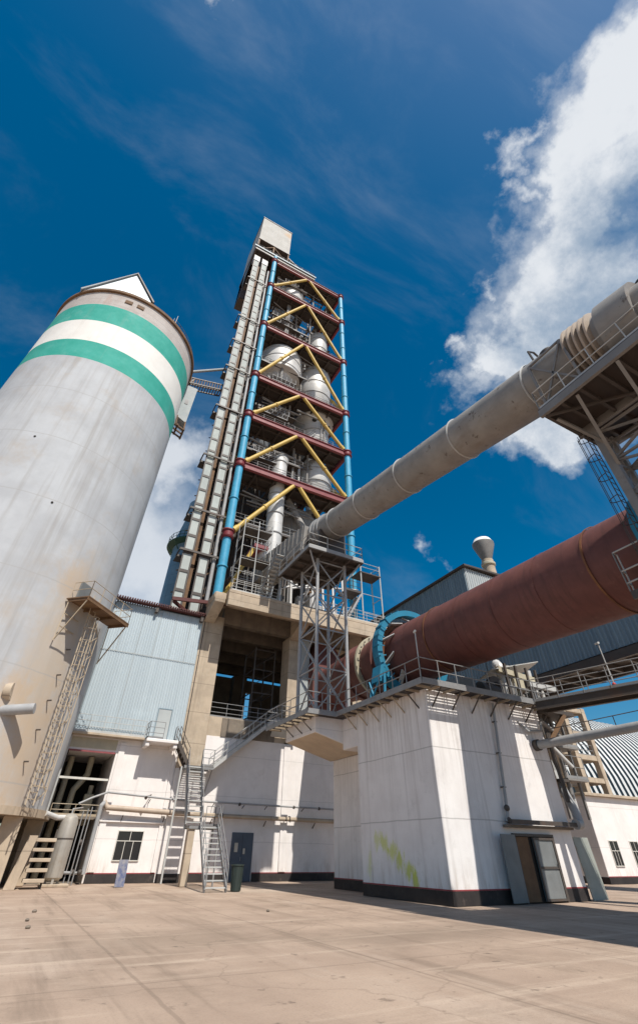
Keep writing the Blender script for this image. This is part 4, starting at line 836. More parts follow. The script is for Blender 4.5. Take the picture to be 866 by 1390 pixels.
# ------------------------------------------------------------------ walkway bridge right
bg=thing('walkway_bridge',(24,12,7.3),'dark steel footbridge leaving the pier towards the right picture edge','bridge')
A=Vector((22.75,17.0,7.5)); Q=Vector((26.3,6.0,7.55)); d=(Q-A).normalized(); s=Vector((-d.y,d.x,0)); s=s if s.x>0 else -s
b=B(); b.beam(A+Vector((0,0,.18)),Q+Vector((0,0,.18)),.08,.36); b.beam(A+s*1.0+Vector((0,0,.18)),Q+s*1.0+Vector((0,0,.18)),.08,.36)
for zz_ in (.0,.36): b.beam(A+Vector((0,0,zz_)),Q+Vector((0,0,zz_)),.18,.03); b.beam(A+s*1.0+Vector((0,0,zz_)),Q+s*1.0+Vector((0,0,zz_)),.22,.03)
b.make('girder','steel_dk',bg,smooth=False)
b=B(); 
for i in range(11): c=A.lerp(Q,i/10); b.beam(c+Vector((0,0,.25)),c+s*1.0+Vector((0,0,.25)),.08,.12)
b.hexa([tuple(x) for x in (A+Vector((0,0,.34)),Q+Vector((0,0,.34)),Q+s*1.0+Vector((0,0,.34)),A+s*1.0+Vector((0,0,.34)),A+Vector((0,0,.38)),Q+Vector((0,0,.38)),Q+s*1.0+Vector((0,0,.38)),A+s*1.0+Vector((0,0,.38)))])
b.make('deck','deck',bg,smooth=False)
railing([A+Vector((0,0,.39)),Q+Vector((0,0,.39))],h=1.1,sp=1.25).make('railing','rail',bg); railing([A+s*1.0+Vector((0,0,.39)),Q+s*1.0+Vector((0,0,.39))],h=1.1,sp=1.25).make('railing','rail',bg)
t=thing('overhead_pipe',(23.4,12,6),'long grey pipe with small rail passing below the footbridge at right','pipe')
B().path([(23.1,17.9,6.0),(23.7,6.0,6.05)],.2,18).make('pipe','steel',t); B().tube((23.1,17.75,6.),(23.1,18.0,6.),.26,n=18).make('flange','steel_dk',t)
b=B(); railing([(23.12,17.2,6.2),(23.7,6.0,6.25)],b=b,h=.4,sp=1.3,mids=(),toe=False,r=.02); b.make('rail','steel_dk',t)
# braces near pier right
t=thing('diagonal_support_brace',(24.9,18.5,5),'dark diagonal steel brace between pier corner and footbridge','brace')
B().beam((24.1,18.1,6.0),(25.4,17.4,7.6),.3,.2).make('brace','brown',t); B().beam((24.2,18.3,4.0),(24.2,18.3,7.6),.2,.2).make('post','brown',t)
# ------------------------------------------------------------------ mast (lattice tower)
ms=thing('lattice_mast',(15.3,27.3,7.93),'grey four-legged lattice mast standing on the pier deck under the big duct','mast')
LX0,LX1,LY0,LY1=14.25,16.65,26.2,28.75; ZT=18.9
legs=[(LX0,LY0),(LX1,LY0),(LX1,LY1),(LX0,LY1)]
for x,y in legs: B().tube((x,y,7.93),(x,y,ZT),.12,n=14).make('leg','steel',ms)
for x,y in legs: B().box(x-.22,x+.22,y-.22,y+.22,7.925,7.97).make('base_plate','steel',ms)
for i in range(4):
    (x0,y0),(x1,y1)=legs[i],legs[(i+1)%4]; b=B(); lattice_face(b,(x0,y0,8.2),(x0,y0,ZT-.2),(x1,y1,8.2),(x1,y1,ZT-.2),4,.075); b.make('bracing','steel',ms,smooth=False)
PX0,PX1,PY0,PY1=12.95,17.8,25.2,30.6; PZ2=19.25
b=B(); b.box(PX0,PX1,PY0,PY1,PZ2-.05,PZ2)
for y in (25.25,26.2,27.5,28.75,30.5): b.beam((PX0,y,PZ2-.18),(PX1,y,PZ2-.18),.12,.22)
for x in (13.,14.25,15.5,16.65,17.75): b.beam((x,PY0,PZ2-.19),(x,PY1,PZ2-.19),.12,.24)
b.make('platform','steel_dk',ms,smooth=False)
b=B(); b.beam((PX0,PY0,PZ2-.1),(PX1,PY0,PZ2-.1),.08,.26); b.beam((PX0,PY0,PZ2-.1),(PX0,PY1,PZ2-.1),.08,.262); b.make('edge_beam','steel',ms,smooth=False)
for (x,y,x2,y2) in ((LX0,LY0,PX0+.2,PY0+.2),(LX1,LY0,PX1-.2,PY0+.2),(LX0,LY1,PX0+.2,PY1-.2),(LX1,LY1,PX1-.2,PY1-.2)): B().beam((x,y,17.4),(x2,y2,PZ2-.3),.1).make('knee_brace','steel',ms)
railing([(PX0+.05,PY1,PZ2),(PX0+.05,PY0+.05,PZ2),(PX1-.05,PY0+.05,PZ2),(PX1-.05,PY1,PZ2)],h=1.1,sp=1.5,r=.03).make('railing','rail_w',ms)
# saddle of the duct
DK=Vector((.04,1,.222)).normalized(); D0=Vector((15.5,18.,20.75)); DR=1.195
def DP(y): return D0+DK*((y-18)/DK.y)
duct=thing('tertiary_air_duct',(17,18,21),'long grey insulated duct rising overhead from the tower to the upper right','duct')
B().axial(DP(-4),DP(28.2),[(0,DR),(32.2/DK.y,DR)],72).make('shell','duct',duct)
for y in (6.2,11.1,16.1,21.1,25.3): B().axial(DP(y),DP(y+1),[(0,DR),(0,DR+.04),(.04,DR+.07),(.08,DR+.04),(.08,DR)],72).make('seam_ring','rail_w',duct)
for (y,w,r) in ((27.,.12,.14),(27.7,.3,.10),(28.3,.12,.16)): B().axial(DP(y),DP(y+1),[(0,DR),(0,DR+r),(w,DR+r),(w,DR)],48).make('flange','steel',duct)
B().axial(DP(28.2),DP(29),[(0,DR),(.8,1.2),(1.0,1.2),(1.0,.1)],48).make('reducer','duct',duct)
for y in (26.6,29.2):
    c=DP(y); b=B(); b.prism([(c.x-1.3,y,PZ2),(c.x+1.3,y,PZ2),(c.x+1.2,y,c.z-.6),(c.x-1.2,y,c.z-.6)],(0,.25,0)); b.make('saddle','steel_dk',duct)
# expansion bellows and bulge at right end
for i in range(5): B().axial(DP(3.9-.24*i),DP(6),[(0,DR),(.07,DR+.22),(.14,DR+.24),(.21,DR)],60).make('bellows','pipe_tan',duct)
B().axial(DP(1.4),DP(2),[(0,DR),(0,DR+.25),(1.3,DR+.25),(1.3,DR)],60).make('bulge','duct',duct)
for y in (5.2,.9):
    c=DP(y); b=B(); b.tube(c+Vector((0,0,DR-.1)),c+Vector((0,0,DR+.35)),.42,n=20); b.make('manhole','steel_dk',duct)
c=DP(5.6); b=B(); b.path([c+Vector((-.8,0,.9)),c+Vector((-.9,0,1.5)),c+Vector((-.4,0,1.8)),c+Vector((.1,0,1.5)),c+Vector((.1,0,1.1))],.05,6); b.make('lifting_hoop','steel_dk',duct)
# ribbed refractory box into the tower
rb=thing('ribbed_inlet_box',(15.2,34,22),'brown-grey ribbed rectangular duct joining the round duct to the tower','duct')
p=Vector((15.45,29.2,22.6)); q=Vector((15.0,40.2,24.0)); B().beam(p,q,2.1,2.3).make('box','duct',rb,smooth=False)
for i in range(13): c=p.lerp(q,(i+.3)/13); c2=p.lerp(q,(i+.36)/13); B().beam(c,c2,2.2,2.42).make('rib','duct',rb,smooth=False)
for y in (32.5,37): B().beam((14.2,y,19.2),(14.4,y,22.),.2).make('leg','steel_dk',rb); B().beam((16.3,y,19.2),(16.3,y,22.),.2).make('leg','steel_dk',rb)
stair('access_stair','steep grey stair from the tower slab to the duct platform, left of mast',(13.7,35.8,19.25),(13.7,32.3,22.3),.8,(1,0,0),12)
# left scaffold on slab
sc=thing('left_scaffold',(12.4,36,19.2),'pale pipe scaffold with small platform on the slab beside the lower blue column','scaffold')
b=B()
for x in (11.0,12.5,14.0):
    for y in (35.5,37.2): b.tube((x,y,19.2),(x,y,27.4 if x<14 or 1 else 24),.05,n=8)
for z in (20.3,21.4,22.8,24.2,25.4,26.4,27.2):
    b.tube((11,35.5,z),(14,35.5,z),.03,n=6); b.tube((11,35.5,z),(11,37.2,z),.03,n=6); b.tube((14,35.5,z),(14,37.2,z),.03,n=6)
b.make('frame','rail_w',sc)
B().box(11.0,14.0,35.5,37.3,26.3,26.4).make('platform','steel_dk',sc); B().box(11.0,14.0,35.5,37.3,23.0,23.08).make('platform','steel_dk',sc)
b=B(); railing([(10.5,35.1,19.2),(14.9,35.1,19.2)],b=b,sp=1.1,mids=(.33,.66)); b.make('railing','rail_w',sc)
# right scaffold
s2=thing('right_stair_scaffold',(26.2,36,19.2),'pale steel stair platform on the right end of the tower slab beside the gear guard','scaffold')
b=B()
for x in (24.6,27.1):
    for y in (35.4,37.): b.tube((x,y,19.2),(x,y,26.2),.07,n=8)
for z in (20.3,22.4,26.1,25.6):
    b.tube((24.6,35.4,z),(27.1,35.4,z),.035,n=6); b.tube((27.1,35.4,z),(27.1,37,z),.035,n=6)
b.make('frame','rail_w',s2); B().box(24.4,27.2,35.3,37.1,24.85,24.97).make('platform','steel_dk',s2)
b=B(); b.box(22.6,24.4,35.3,37.1,22.3,22.4); railing([(22.6,35.3,22.4),(24.4,35.3,22.4)],b=b); b.make('platform','steel_dk',s2)
railing([(18.9,35.1,19.2),(27.15,35.1,19.2),(27.15,38,19.2)],mids=(.33,.66),sp=1.2).make('railing','rail_w',s2)
b=B()
for k in range(9): c=Vector((22.9+.0*k,35.8,19.4+.33*k)); b.box(22.8+.18*k,23.1+.18*k,35.4,36.2,19.5+.31*k,19.54+.31*k)
b.beam((22.8,35.4,19.4),(24.5,35.4,22.3),.05,.2); b.beam((22.8,36.2,19.4),(24.5,36.2,22.3),.05,.2); b.make('stair_flight','steel',s2,smooth=False)
# clutter behind the mast on the slab
cl=thing('slab_equipment',(19.5,36.5,19.2),'dusty valves, boxes and pipes crowded on the tower slab behind the mast','machine')
b=B()
for k in range(8):
    x=15.8+k*1.0; h=random.uniform(.6,2.2); b.box(x,x+.6,36.+random.random(),37.4,19.2,19.2+h)
b.make('box_units','steel',cl,bevel=.03)
b=B()
for k in range(7):
    x=15.5+k*1.2; b.tube((x,36.,19.2),(x,36.4,24.5+random.random()*2),.12,n=8); b.tube((x,36.2,21+k*.3),(x+2,36.4,22+k*.2),.1,n=8)
b.make('pipes','silver',cl)
b=B(); b.tube((19.2,36.5,21.2),(21.2,37.,24.0),.5,n=16); b.tube((21.2,37.,24.),(21.2,39,27.),.5,n=16); b.make('slanted_duct','brown',cl)
# ------------------------------------------------------------------ right trestle + platform
tr=thing('trestle_platform',(20,4,0),'dark underside of a big steel platform on trestle legs at upper right','platform')
TZ=15.4; QX0,QX1,QY0,QY1=13.45,17.6,-4,6.05
B().box(QX0,QX1,QY0,QY1,TZ-.06,TZ).make('deck','deck',tr,smooth=False)
for y in (5.95,5.2,4.4,3.6,2.9,2.1,1.4,.6,-.1,-1,-2,-3.9): B().beam((QX0+.1,y,TZ-.22),(QX1-.1,y,TZ-.22),.12,.30).make('cross_beam','steel_dk',tr,smooth=False)
for x in (QX0+.05,15.9,QX1-.05): B().beam((x,QY0,TZ-.24),(x,QY1+.02,TZ-.24),.15,.35).make('main_beam','steel_mid',tr,smooth=False)
for p,q in (((QX0+.1,5.9,TZ-.46),(15.9,2.9,TZ-.46)),((15.9,5.9,TZ-.46),(17.5,2.9,TZ-.46)),((15.9,2.9,TZ-.47),(QX0+.1,.2,TZ-.47)),((15.9,2.9,TZ-.48),(17.5,.2,TZ-.48))): B().beam(p,q,.09).make('diagonal','steel_dk',tr)
railing([(QX1-.1,QY1-.05,TZ),(QX0+.05,QY1-.05,TZ),(QX0+.05,QY0,TZ)],h=1.05,sp=1.2,r=.025).make('railing','rail_w',tr)
for (x,y) in ((15.95,5.45),(16.98,5.45),(15.95,1.5),(16.98,1.5)): B().beam((x,y,0.01),(x,y,TZ-.42),.3 if x<16 else .26).make('leg','steel_mid',tr)
for (x0,y0,x1,y1) in ((15.95,5.45,15.95,1.5),(16.98,5.45,16.98,1.5),(15.95,5.45,16.98,5.45)):
    b=B(); lattice_face(b,(x0,y0,.5),(x0,y0,14.8),(x1,y1,.5),(x1,y1,14.8),9,.09); b.make('bracing','steel_mid',tr,smooth=False)
for p,q in (((15.9,5.3,12.9),(13.7,4.6,TZ-.42)),((15.9,5.3,14.1),(14.1,5.8,TZ-.40)),((15.9,3.5,12.6),(13.6,2.9,TZ-.42)),((15.95,1.5,12.9),(13.6,.8,TZ-.42))): B().beam(p,q,.12).make('knee_brace','steel_mid',tr)
b=B()
for y in (5.7,4.1):
    b.beam((13.6,y,TZ),(13.6,y,TZ+2.6),.10); b.beam((16.5,y,TZ),(16.5,y,TZ+2.6),.10)
b.beam((13.6,5.7,TZ+2.6),(13.6,4.1,TZ),.08); b.beam((13.6,5.7,TZ),(13.6,4.1,TZ+2.6),.08); b.beam((13.6,5.7,TZ+2.6),(13.6,4.1,TZ+2.6),.08); b.beam((13.6,5.7,TZ+2.6),(16.5,5.7,TZ+2.6),.08); b.beam((16.5,5.7,TZ+2.6),(16.5,4.1,TZ+2.6),.08)
b.make('duct_frame','steel_mid',tr)
cg=thing('caged_ladder',(16.2,5.85,9),'thin dark ladder with round cage hoops beside the trestle leg above the kiln','ladder')
LXc,LYc=16.0,5.83
b=B()
for x in (LXc-.18,LXc+.18): b.beam((x,LYc,7.5),(x,LYc,TZ),.028)
for i in range(26): b.tube((LXc-.18,LYc,7.6+.3*i),(LXc+.18,LYc,7.6+.3*i),.014,n=5)
b.make('ladder_rails','steel_dk',cg)
b=B()
for i in range(7):
    z=8.6+1.05*i; pts=[(LXc+.25*math.cos(t),LYc+.42*math.sin(t),z) for t in [PI*k/8 for k in range(9)]]
    for p,q in zip(pts,pts[1:]): b.beam(p,q,.03,.02)
for k in (2,4,6): t=PI*k/8; b.beam((LXc+.25*math.cos(t),LYc+.42*math.sin(t),8.5),(LXc+.25*math.cos(t),LYc+.42*math.sin(t),TZ-.3),.02)
b.make('cage','steel_dk',cg)
# second pier (just outside the right edge) with its railing corner
p2_=thing('second_kiln_pier',(20.2,2,0),'pale railed platform of the next kiln pier, cut off by the right edge','pier')
B().box(17.2,21.5,-5,4.0,0.01,8.5).make('block','pier',p2_,bevel=.03)
b=B(); b.box(16.95,21.2,4.0,7.45,8.75,8.85); b.beam((17.0,4.0,8.65),(17.0,7.45,8.65),.1,.2); b.make('platform','steel_dk',p2_,smooth=False)
railing([(17.02,3.8,8.87),(17.02,7.45,8.87),(17.3,7.45,8.87)],h=1.6,sp=1.2,r=.03,mids=(.5,.2),toe=False).make('railing','rail_w',p2_)
# ------------------------------------------------------------------ gallery and shed behind the kiln
ga=thing('conveyor_gallery',(36,20,12.9),'long dark blue corrugated gallery passing high behind the kiln','gallery')
GZ=12.9
b=B().corr((34,29.4),(34,2),GZ,18.2,.07,.34,(-1,0,0)); b.corr((34,2),(38,2),GZ,18.2,.07,.34,(0,-1,0)); b.make('side_cladding','clad_dk',ga,smooth=False)
B().box(34.1,38,2.1,29.45,GZ-.1,18.3).make('core','steel_dk',ga)
b=B()
for i in range(15): b.beam((33.9,2.5+1.9*i,GZ-.35),(38,2.5+1.9*i,GZ-.35),.2,.4)
b.beam((34.0,2.,GZ-.4),(34.,29.4,GZ-.4),.25,.6); b.beam((37.8,2.,GZ-.4),(37.8,29.4,GZ-.4),.25,.6); b.make('underframe','steel_dk',ga,smooth=False)
for y in (6.,):
    for x in (34.4,37.6): B().box(x-.25,x+.25,y-.25,y+.25,0.01,GZ-.7).make('leg','steel',ga)
sh=thing('clad_transfer_house',(37,36,12),'blue corrugated transfer house rising behind the kiln beside the cone topped vent','building')
b=B().corr((34,50),(34,29.5),GZ,25.2,.07,.34,(-1,0,0)); b.make('side_cladding','clad_dk',sh,smooth=False)
b=B().corr((34,29.5),(41.5,29.5),GZ,25.2,.07,.34,(0,-1,0)); b.make('end_cladding','clad_l',sh,smooth=False)
B().box(34.1,41.4,29.6,50,12.85,25.2).make('core','clad_dk',sh)
for y in (38,49):
    for x in (34.6,40.9): B().box(x-.3,x+.3,y-.3,y+.3,0.01,12.84).make('leg','steel',sh)
b=B(); b.prism([(33.7,29.1,25.25),(41.8,29.1,25.55),(41.8,29.1,25.75),(33.7,29.1,25.45)],(0,21.3,0)); b.make('roof','steel_dk',sh,smooth=False)
tag(B().tube((38.,34.5,25.3),(38.,34.5,28.0),.3,n=16).make('small_flue','clad_l'),'short thin metal flue on the roof of the blue transfer house','chimney')
vs=thing('vent_stack',(45,34.8,0),'grey vent stack topped with a wide cone, left of it the blue transfer house','chimney')
B().lathe((45,34.8),[(.75,0.01),(.75,31.9)],28).make('pipe','concrete',vs)
B().lathe((45,34.8),[(.8,31.0),(.92,31.1),(.92,31.4),(.8,31.5)],28).make('ring','beige',vs)
B().lathe((45,34.8),[(.62,31.9),(1.45,34.2),(1.45,34.5)],36).make('cone','steel_mid',vs); B().lathe((45,34.8),[(1.42,34.51),(1.1,35.1),(.5,35.45),(.1,35.5)],36).make('cap','cream',vs)
# concrete frame tower with stairs
cf=thing('concrete_stair_frame',(51.5,35,0),'pale concrete frame with open bays behind the white building roof','frame')
for x in (49.8,53.2):
    for y in (34.2,37.4): B().box(x-.3,x+.3,y-.3,y+.3,0.01,14.5).make('column','concrete',cf,bevel=.03)
for z in (7.6,9.6,11.8,14.2):
    for bb in ((50.101,52.899,33.95,34.4),(50.101,52.899,37.1,37.6),(49.55,50.05,34.501,37.1),(52.95,53.45,34.501,37.1)): B().box(*bb,z-.25,z+.2).make('beam','concrete',cf,bevel=.02)
for z in (9.8,12.0): railing([(50.1,34.1,z),(52.9,34.1,z)],h=1.0,sp=.9,r=.03).make('railing','rail',cf)
B().box(47.5,49.4,34.6,38,9.8,10.4).make('side_slab','concrete',cf); 
for k in range(5): B().box(46.6,47.2,33.9+k*.6,34.3+k*.6,5.7,10+.5*(k%2)).make('mullion','concrete',cf)
# arched hall
hl=thing('arched_storage_hall',(75,56,0),'large barrel-vaulted corrugated hall with vertical ribs at far right','hall')
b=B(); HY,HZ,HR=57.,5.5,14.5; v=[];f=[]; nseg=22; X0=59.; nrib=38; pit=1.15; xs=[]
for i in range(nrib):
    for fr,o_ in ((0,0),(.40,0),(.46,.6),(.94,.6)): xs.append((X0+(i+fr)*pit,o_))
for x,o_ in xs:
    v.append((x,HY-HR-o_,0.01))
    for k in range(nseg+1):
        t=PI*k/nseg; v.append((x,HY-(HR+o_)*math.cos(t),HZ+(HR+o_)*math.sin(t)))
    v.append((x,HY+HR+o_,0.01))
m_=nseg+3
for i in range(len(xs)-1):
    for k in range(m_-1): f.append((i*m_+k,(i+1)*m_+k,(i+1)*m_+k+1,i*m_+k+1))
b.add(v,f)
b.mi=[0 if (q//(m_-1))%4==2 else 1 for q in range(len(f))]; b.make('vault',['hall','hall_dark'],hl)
b=B(); pts=[(X0+.1,HY-HR,0.01)]+[(X0+.1,HY-HR*math.cos(PI*k/16),HZ+HR*math.sin(PI*k/16)) for k in range(17)]+[(X0+.1,HY+HR,0.01)]; b.prism(pts,(.1,0,0)); b.make('end_wall','clad_l',hl)
# white building right
wb=thing('white_outbuilding',(50,30,0),'low white building with two small barred windows at the right edge','building')
B().box(40.2,62,28,33.,0.01,5.35).make('wall','white',wb,bevel=.03)
B().box(39.95,62.2,27.7,33.2,5.352,5.55).make('roof_slab','concrete',wb,bevel=.02)
b=B(); b.box(40.18,62,27.98,27.998,.012,.40); b.box(40.18,40.198,28,33,.012,.40); b.make('plinth_band','black',wb); b=B(); b.box(40.18,62,27.985,27.998,.403,.45); b.make('red_line','redline',wb)
window(41.45,42.45,1.05,2.5,28,wb,nx=3,bar=.6); window(44.1,45.1,1.05,2.5,28,wb,nx=3,bar=.6); window(48,49,1.05,2.5,28,wb,nx=3,bar=.6)
b=B(); b.box(42.6,42.8,27.9,27.998,.5,5.3); 
# ------------------------------------------------------------------ stairs in the middle
stair('yard_stair','lowest steep grey stair flight rising from the yard near the dark bin',(9.95,28.4,0.02),(10.8,33.4,2.75),1.12,(1,0,0),11)
l1=thing('stair_landing',(10.7,33.8,2.75),'small grated landing between the two middle stair flights','landing')
grating(9.6,11.5,33.3,34.6,2.75,'x').make('grating','steel_dk',l1,smooth=False)
railing([(11.5,33.3,2.75),(11.5,34.6,2.75),(10.9,34.6,2.75)]).make('railing','rail',l1)
b=B(); b.beam((9.55,33.3,2.66),(11.5,33.3,2.66),.06,.14); b.beam((9.55,34.6,2.66),(11.5,34.6,2.66),.06,.14); b.make('edge_beam','rail',l1)
for x,y in ((11.45,33.35),(11.45,34.55)): B().beam((x,y,0),(x,y,2.65),.08).make('post','rail',l1)
b=B(); b.box(9.55,9.95,33.35,33.8,0.01,2.6); b.make('pier','concrete',l1,bevel=.02)
stair('upper_stair','middle steep grey stair flight climbing to the concrete column',(10.15,34.6,2.78),(10.15,36.6,6.2),1.0,(1,0,0),12)
l2=thing('stair_landing',(10.3,37.2,6.2),'upper grated landing in front of the tan concrete column','landing')
grating(9.45,11.6,36.6,37.8,6.2,'x').make('grating','steel_dk',l2,smooth=False)
b=B(); b.beam((9.45,36.6,6.1),(11.6,36.6,6.1),.06,.14); b.beam((9.45,37.8,6.1),(11.6,37.8,6.1),.06,.14); b.beam((9.5,36.65,6.),(9.6,37.9,4.6),.06); b.beam((11.5,36.65,6.),(11.5,37.9,4.6),.06); b.make('edge_beam','rail',l2)
railing([(10.7,36.62,6.2),(11.55,36.62,6.2)]).make('railing','rail',l2)
B().beam((9.3,36.7,0.01),(9.3,36.7,6.1),.10).make('post','rail_w',l2)
stair('balcony_stair','short dark stair linking the white balcony and the upper landing',(9.7,37.1,6.25),(8.75,37.1,7.55),.8,(0,1,0),5,m='steel_dk')
stair('facade_stair','long grey stair flight slanting up right across the white facade',(11.6,37.35,6.2),(16.4,37.35,9.9),.85,(0,1,0),18,m='rail_w')
l3=thing('stair_landing',(17.1,37.3,9.9),'high landing at the top of the facade stair beside the dark opening','landing')
grating(16.4,18.6,36.85,37.95,9.9,'x').make('grating','steel_dk',l3,smooth=False)
b=B(); b.beam((16.4,36.85,9.8),(18.6,36.85,9.8),.06,.16); b.prism([(16.3,36.9,9.78),(18.6,36.9,9.78),(18.2,37.9,8.9),(16.4,37.9,8.9)],(0,0,-.1)); b.make('edge_beam','rail_w',l3)
railing([(16.45,36.87,9.9),(18.55,36.87,9.9)],mids=(.33,.66)).make('railing','rail',l3)
bn=thing('waste_bin',(11.3,28.9,0),'dark green metal bin standing beside the foot of the yard stair','bin')
B().lathe((11.15,28.8),[(.24,.02),(.30,.98),(.33,1.0),(.33,1.05),(.29,1.04),(.22,.1)],20).make('drum','bin',bn)
for i in range(12):
    a=2*PI*i/12; B().beam((11.15+.25*math.cos(a),28.8+.25*math.sin(a),.05),(11.15+.305*math.cos(a),28.8+.305*math.sin(a),.98),.02).make('rib','bin',bn)
# small litter on the yard
for k,(x,y,s) in enumerate(((1.25,17.3,.07),(1.3,19.,.06),(1.6,21.5,.08),(8.6,19.,.06))):
    pts=B().ball((x,y,.03),s,7,4,.6); tag(pts.make('pebble','concrete_dark'),['small dark stone nearest the left corner of the yard','small stone just behind the nearest one at left','larger small stone near the slab joint at left','tiny stone in the middle of the open yard'][k],'stone')
# ------------------------------------------------------------------ camera
RM=[[0.8741623563660337,0.322310469088009,0.3632576719476839],[-0.4855341549911032,0.5649030608560817,0.6671889658653727],[0.009836617795710805,-0.7596054853354455,0.6503097320497698]]
rgt=Vector([r[0] for r in RM]); dwn=Vector([r[1] for r in RM]); fwd=Vector([r[2] for r in RM])
cam=bpy.data.cameras.new('camera'); co=bpy.data.objects.new('camera',cam); COL.objects.link(co); scene.camera=co
mw=Matrix((( rgt.x,-dwn.x,-fwd.x,0),(rgt.y,-dwn.y,-fwd.y,0),(rgt.z,-dwn.z,-fwd.z,1.5),(0,0,0,1))); co.matrix_world=mw
cam.sensor_fit='VERTICAL'; cam.sensor_height=36; cam.lens=595/1390*36; cam.shift_y=-45/1390; cam.clip_end=3000; cam.clip_start=.1
# ------------------------------------------------------------------ light
trav=Vector((-.028,.70,-1.0)).normalized()
su=bpy.data.lights.new('sun','SUN'); su.energy=5.0; su.angle=R(.53); su.color=(1,.95,.87); so=bpy.data.objects.new('sun',su); COL.objects.link(so)
so.rotation_euler=trav.to_track_quat('-Z','Y').to_euler()
el=math.asin(-trav.z); az=math.atan2(-trav.x,-trav.y)
W=bpy.data.worlds.new('World'); scene.world=W; W.use_nodes=True; nt=W.node_tree; L=nt.links; bgn=nt.nodes['Background']; bgn.inputs[1].default_value=.1
sky=_n(nt,'ShaderNodeTexSky'); sky.sky_type='NISHITA'; sky.sun_disc=False; sky.sun_elevation=el; sky.sun_rotation=az; sky.altitude=500; sky.air_density=1.0; sky.dust_density=1.6; sky.ozone_density=2.5
hs=_n(nt,'ShaderNodeHueSaturation'); hs.inputs['Saturation'].default_value=1.52; hs.inputs['Value'].default_value=.97; hs.inputs['Hue'].default_value=.487; L.new(sky.outputs[0],hs.inputs['Color'])
tc=_n(nt,'ShaderNodeTexCoord')
def wn(sc,det,rgh,st=(1,1,1),off=0,dist=0):
    mp=_n(nt,'ShaderNodeMapping'); mp.inputs['Scale'].default_value=st; mp.inputs['Location'].default_value=(off,off,off); L.new(tc.outputs['Generated'],mp.inputs[0])
    n=_n(nt,'ShaderNodeTexNoise'); n.inputs['Scale'].default_value=sc; n.inputs['Detail'].default_value=det; n.inputs['Roughness'].default_value=rgh; n.inputs['Distortion'].default_value=dist; L.new(mp.outputs[0],n.inputs['Vector']); return n.outputs['Fac']
def ma(op,a,b_=None,c=None):
    m=_n(nt,'ShaderNodeMath',operation=op)
    for i,v in enumerate((a,b_,c)):
        if v is None: continue
        if isinstance(v,(int,float)): m.inputs[i].default_value=v
        else: L.new(v,m.inputs[i])
    return m.outputs[0]
def wr(v,a,b_,lo=0,hi=1):
    r=_n(nt,'ShaderNodeMapRange'); r.interpolation_type='SMOOTHSTEP'; L.new(v,r.inputs[0])
    for i,x in enumerate((a,b_,lo,hi)): r.inputs[1+i].default_value=x
    return r.outputs[0]
def pixdir(x,y):
    v=rgt*((x-433)/595)+dwn*((y-650)/595)+fwd; return v.normalized(), 1/v.length
def ncol(sc,det,off):
    mp=_n(nt,'ShaderNodeMapping'); mp.inputs['Location'].default_value=(off,off*.3,-off); L.new(tc.outputs['Generated'],mp.inputs[0])
    n=_n(nt,'ShaderNodeTexNoise'); n.inputs['Scale'].default_value=sc; n.inputs['Detail'].default_value=det; n.inputs['Roughness'].default_value=.6; L.new(mp.outputs[0],n.inputs['Vector'])
    c=_n(nt,'ShaderNodeVectorMath',operation='SUBTRACT'); L.new(n.outputs['Color'],c.inputs[0]); c.inputs[1].default_value=(.5,.5,.5); return c.outputs[0]
w1=_n(nt,'ShaderNodeVectorMath',operation='MULTIPLY_ADD'); L.new(ncol(5.,9,2.2),w1.inputs[0]); w1.inputs[1].default_value=(.34,.34,.34); L.new(tc.outputs['Generated'],w1.inputs[2])
w2=_n(nt,'ShaderNodeVectorMath',operation='MULTIPLY_ADD'); L.new(ncol(19.,6,6.2),w2.inputs[0]); w2.inputs[1].default_value=(.045,.045,.045); L.new(w1.outputs[0],w2.inputs[2])
nnW=_n(nt,'ShaderNodeVectorMath',operation='NORMALIZE'); L.new(w2.outputs[0],nnW.inputs[0])
def blobs(lst):
    cur=None
    for (x,y,r) in lst:
        v,k=pixdir(x,y); ang=r/595*k*max(k,.75)
        dt=_n(nt,'ShaderNodeVectorMath',operation='DISTANCE'); L.new(nnW.outputs[0],dt.inputs[0]); dt.inputs[1].default_value=v
        q=ma('SUBTRACT',1.,ma('DIVIDE',dt.outputs['Value'],ang))
        cur=q if cur is None else ma('MAXIMUM',cur,q)
    return cur
big=blobs([(880,-20,120),(845,60,125),(800,130,120),(850,230,160),(775,290,130),(850,400,160),(740,400,130),(705,480,100),(790,520,100),(690,590,62),(745,600,60),(660,500,60),(735,560,75),(775,210,100),(800,480,120)])
n1=wn(5.5,8,.58,off=3.1); n2=wn(14,7,.55,off=7.7)
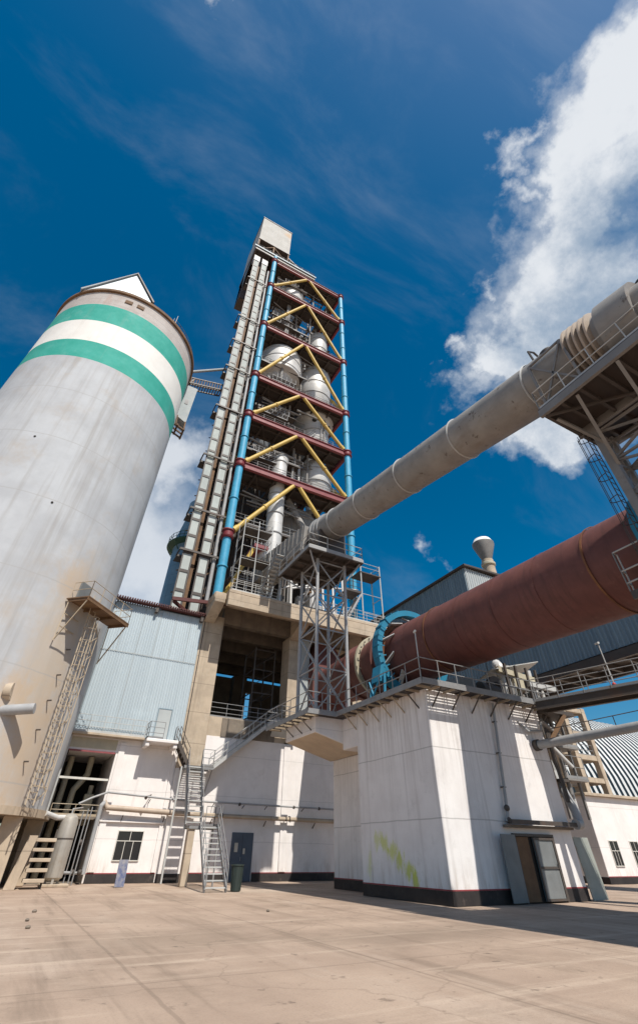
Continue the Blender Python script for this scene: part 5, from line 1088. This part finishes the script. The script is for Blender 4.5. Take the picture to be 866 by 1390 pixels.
nz=ma('ADD',ma('MULTIPLY',ma('SUBTRACT',n1,.5),1.3),ma('MULTIPLY',ma('SUBTRACT',n2,.5),.9))
dfield=ma('ADD',ma('MINIMUM',big,.75),ma('MULTIPLY',nz,.8))
dens=ma('MAXIMUM',wr(dfield,-.12,.42,0,.5),wr(dfield,.05,.62,0,1.))
small=blobs([(700,190,42),(705,240,38),(705,165,34),(652,380,24),(612,480,26),(655,455,30),(640,530,45),(300,5,36),(585,740,26),(762,610,26),(600,465,20)])
dens2=wr(ma('ADD',small,ma('MULTIPLY',nz,.9)),-.05,1.15,0,.8)
soft=blobs([(190,770,200),(235,640,80)])
dens3=wr(ma('ADD',soft,ma('MULTIPLY',ma('SUBTRACT',wn(3.,6,.6,off=1.7),.5),1.0)),.0,.95,0,.85)
cir=ma('MULTIPLY',wr(wn(2.2,9,.62,st=(1.0,2.0,1.2),off=5.2,dist=.5),.45,.85,0,.14),1.)
D=ma('MAXIMUM',ma('MAXIMUM',dens,dens2),ma('MAXIMUM',dens3,cir))
shade=wr(ma('ADD',ma('ADD',ma('MULTIPLY',blobs([(866,430,240),(850,300,120)]),.65),ma('MULTIPLY',dfield,.12)),ma('ADD',ma('MULTIPLY',ma('SUBTRACT',wn(6.5,10,.65,off=9.),.5),2.2),ma('MULTIPLY',ma('SUBTRACT',wn(17,8,.65,off=4.),.5),.9))),-.25,.85)
cc=_n(nt,'ShaderNodeMix',data_type='RGBA'); L.new(shade,cc.inputs[0]); cc.inputs[6].default_value=(7.2,7.5,7.9,1); cc.inputs[7].default_value=(2.7,3.6,4.8,1)
mx=_n(nt,'ShaderNodeMix',data_type='RGBA'); L.new(D,mx.inputs[0]); L.new(hs.outputs[0],mx.inputs[6]); L.new(cc.outputs[2],mx.inputs[7]); L.new(mx.outputs[2],bgn.inputs[0])
# ------------------------------------------------------------------ render settings
scene.render.engine='CYCLES'; scene.view_settings.view_transform='Standard'; scene.view_settings.look='None'; scene.view_settings.exposure=.12; scene.view_settings.gamma=1
scene.cycles.max_bounces=6; scene.cycles.diffuse_bounces=3
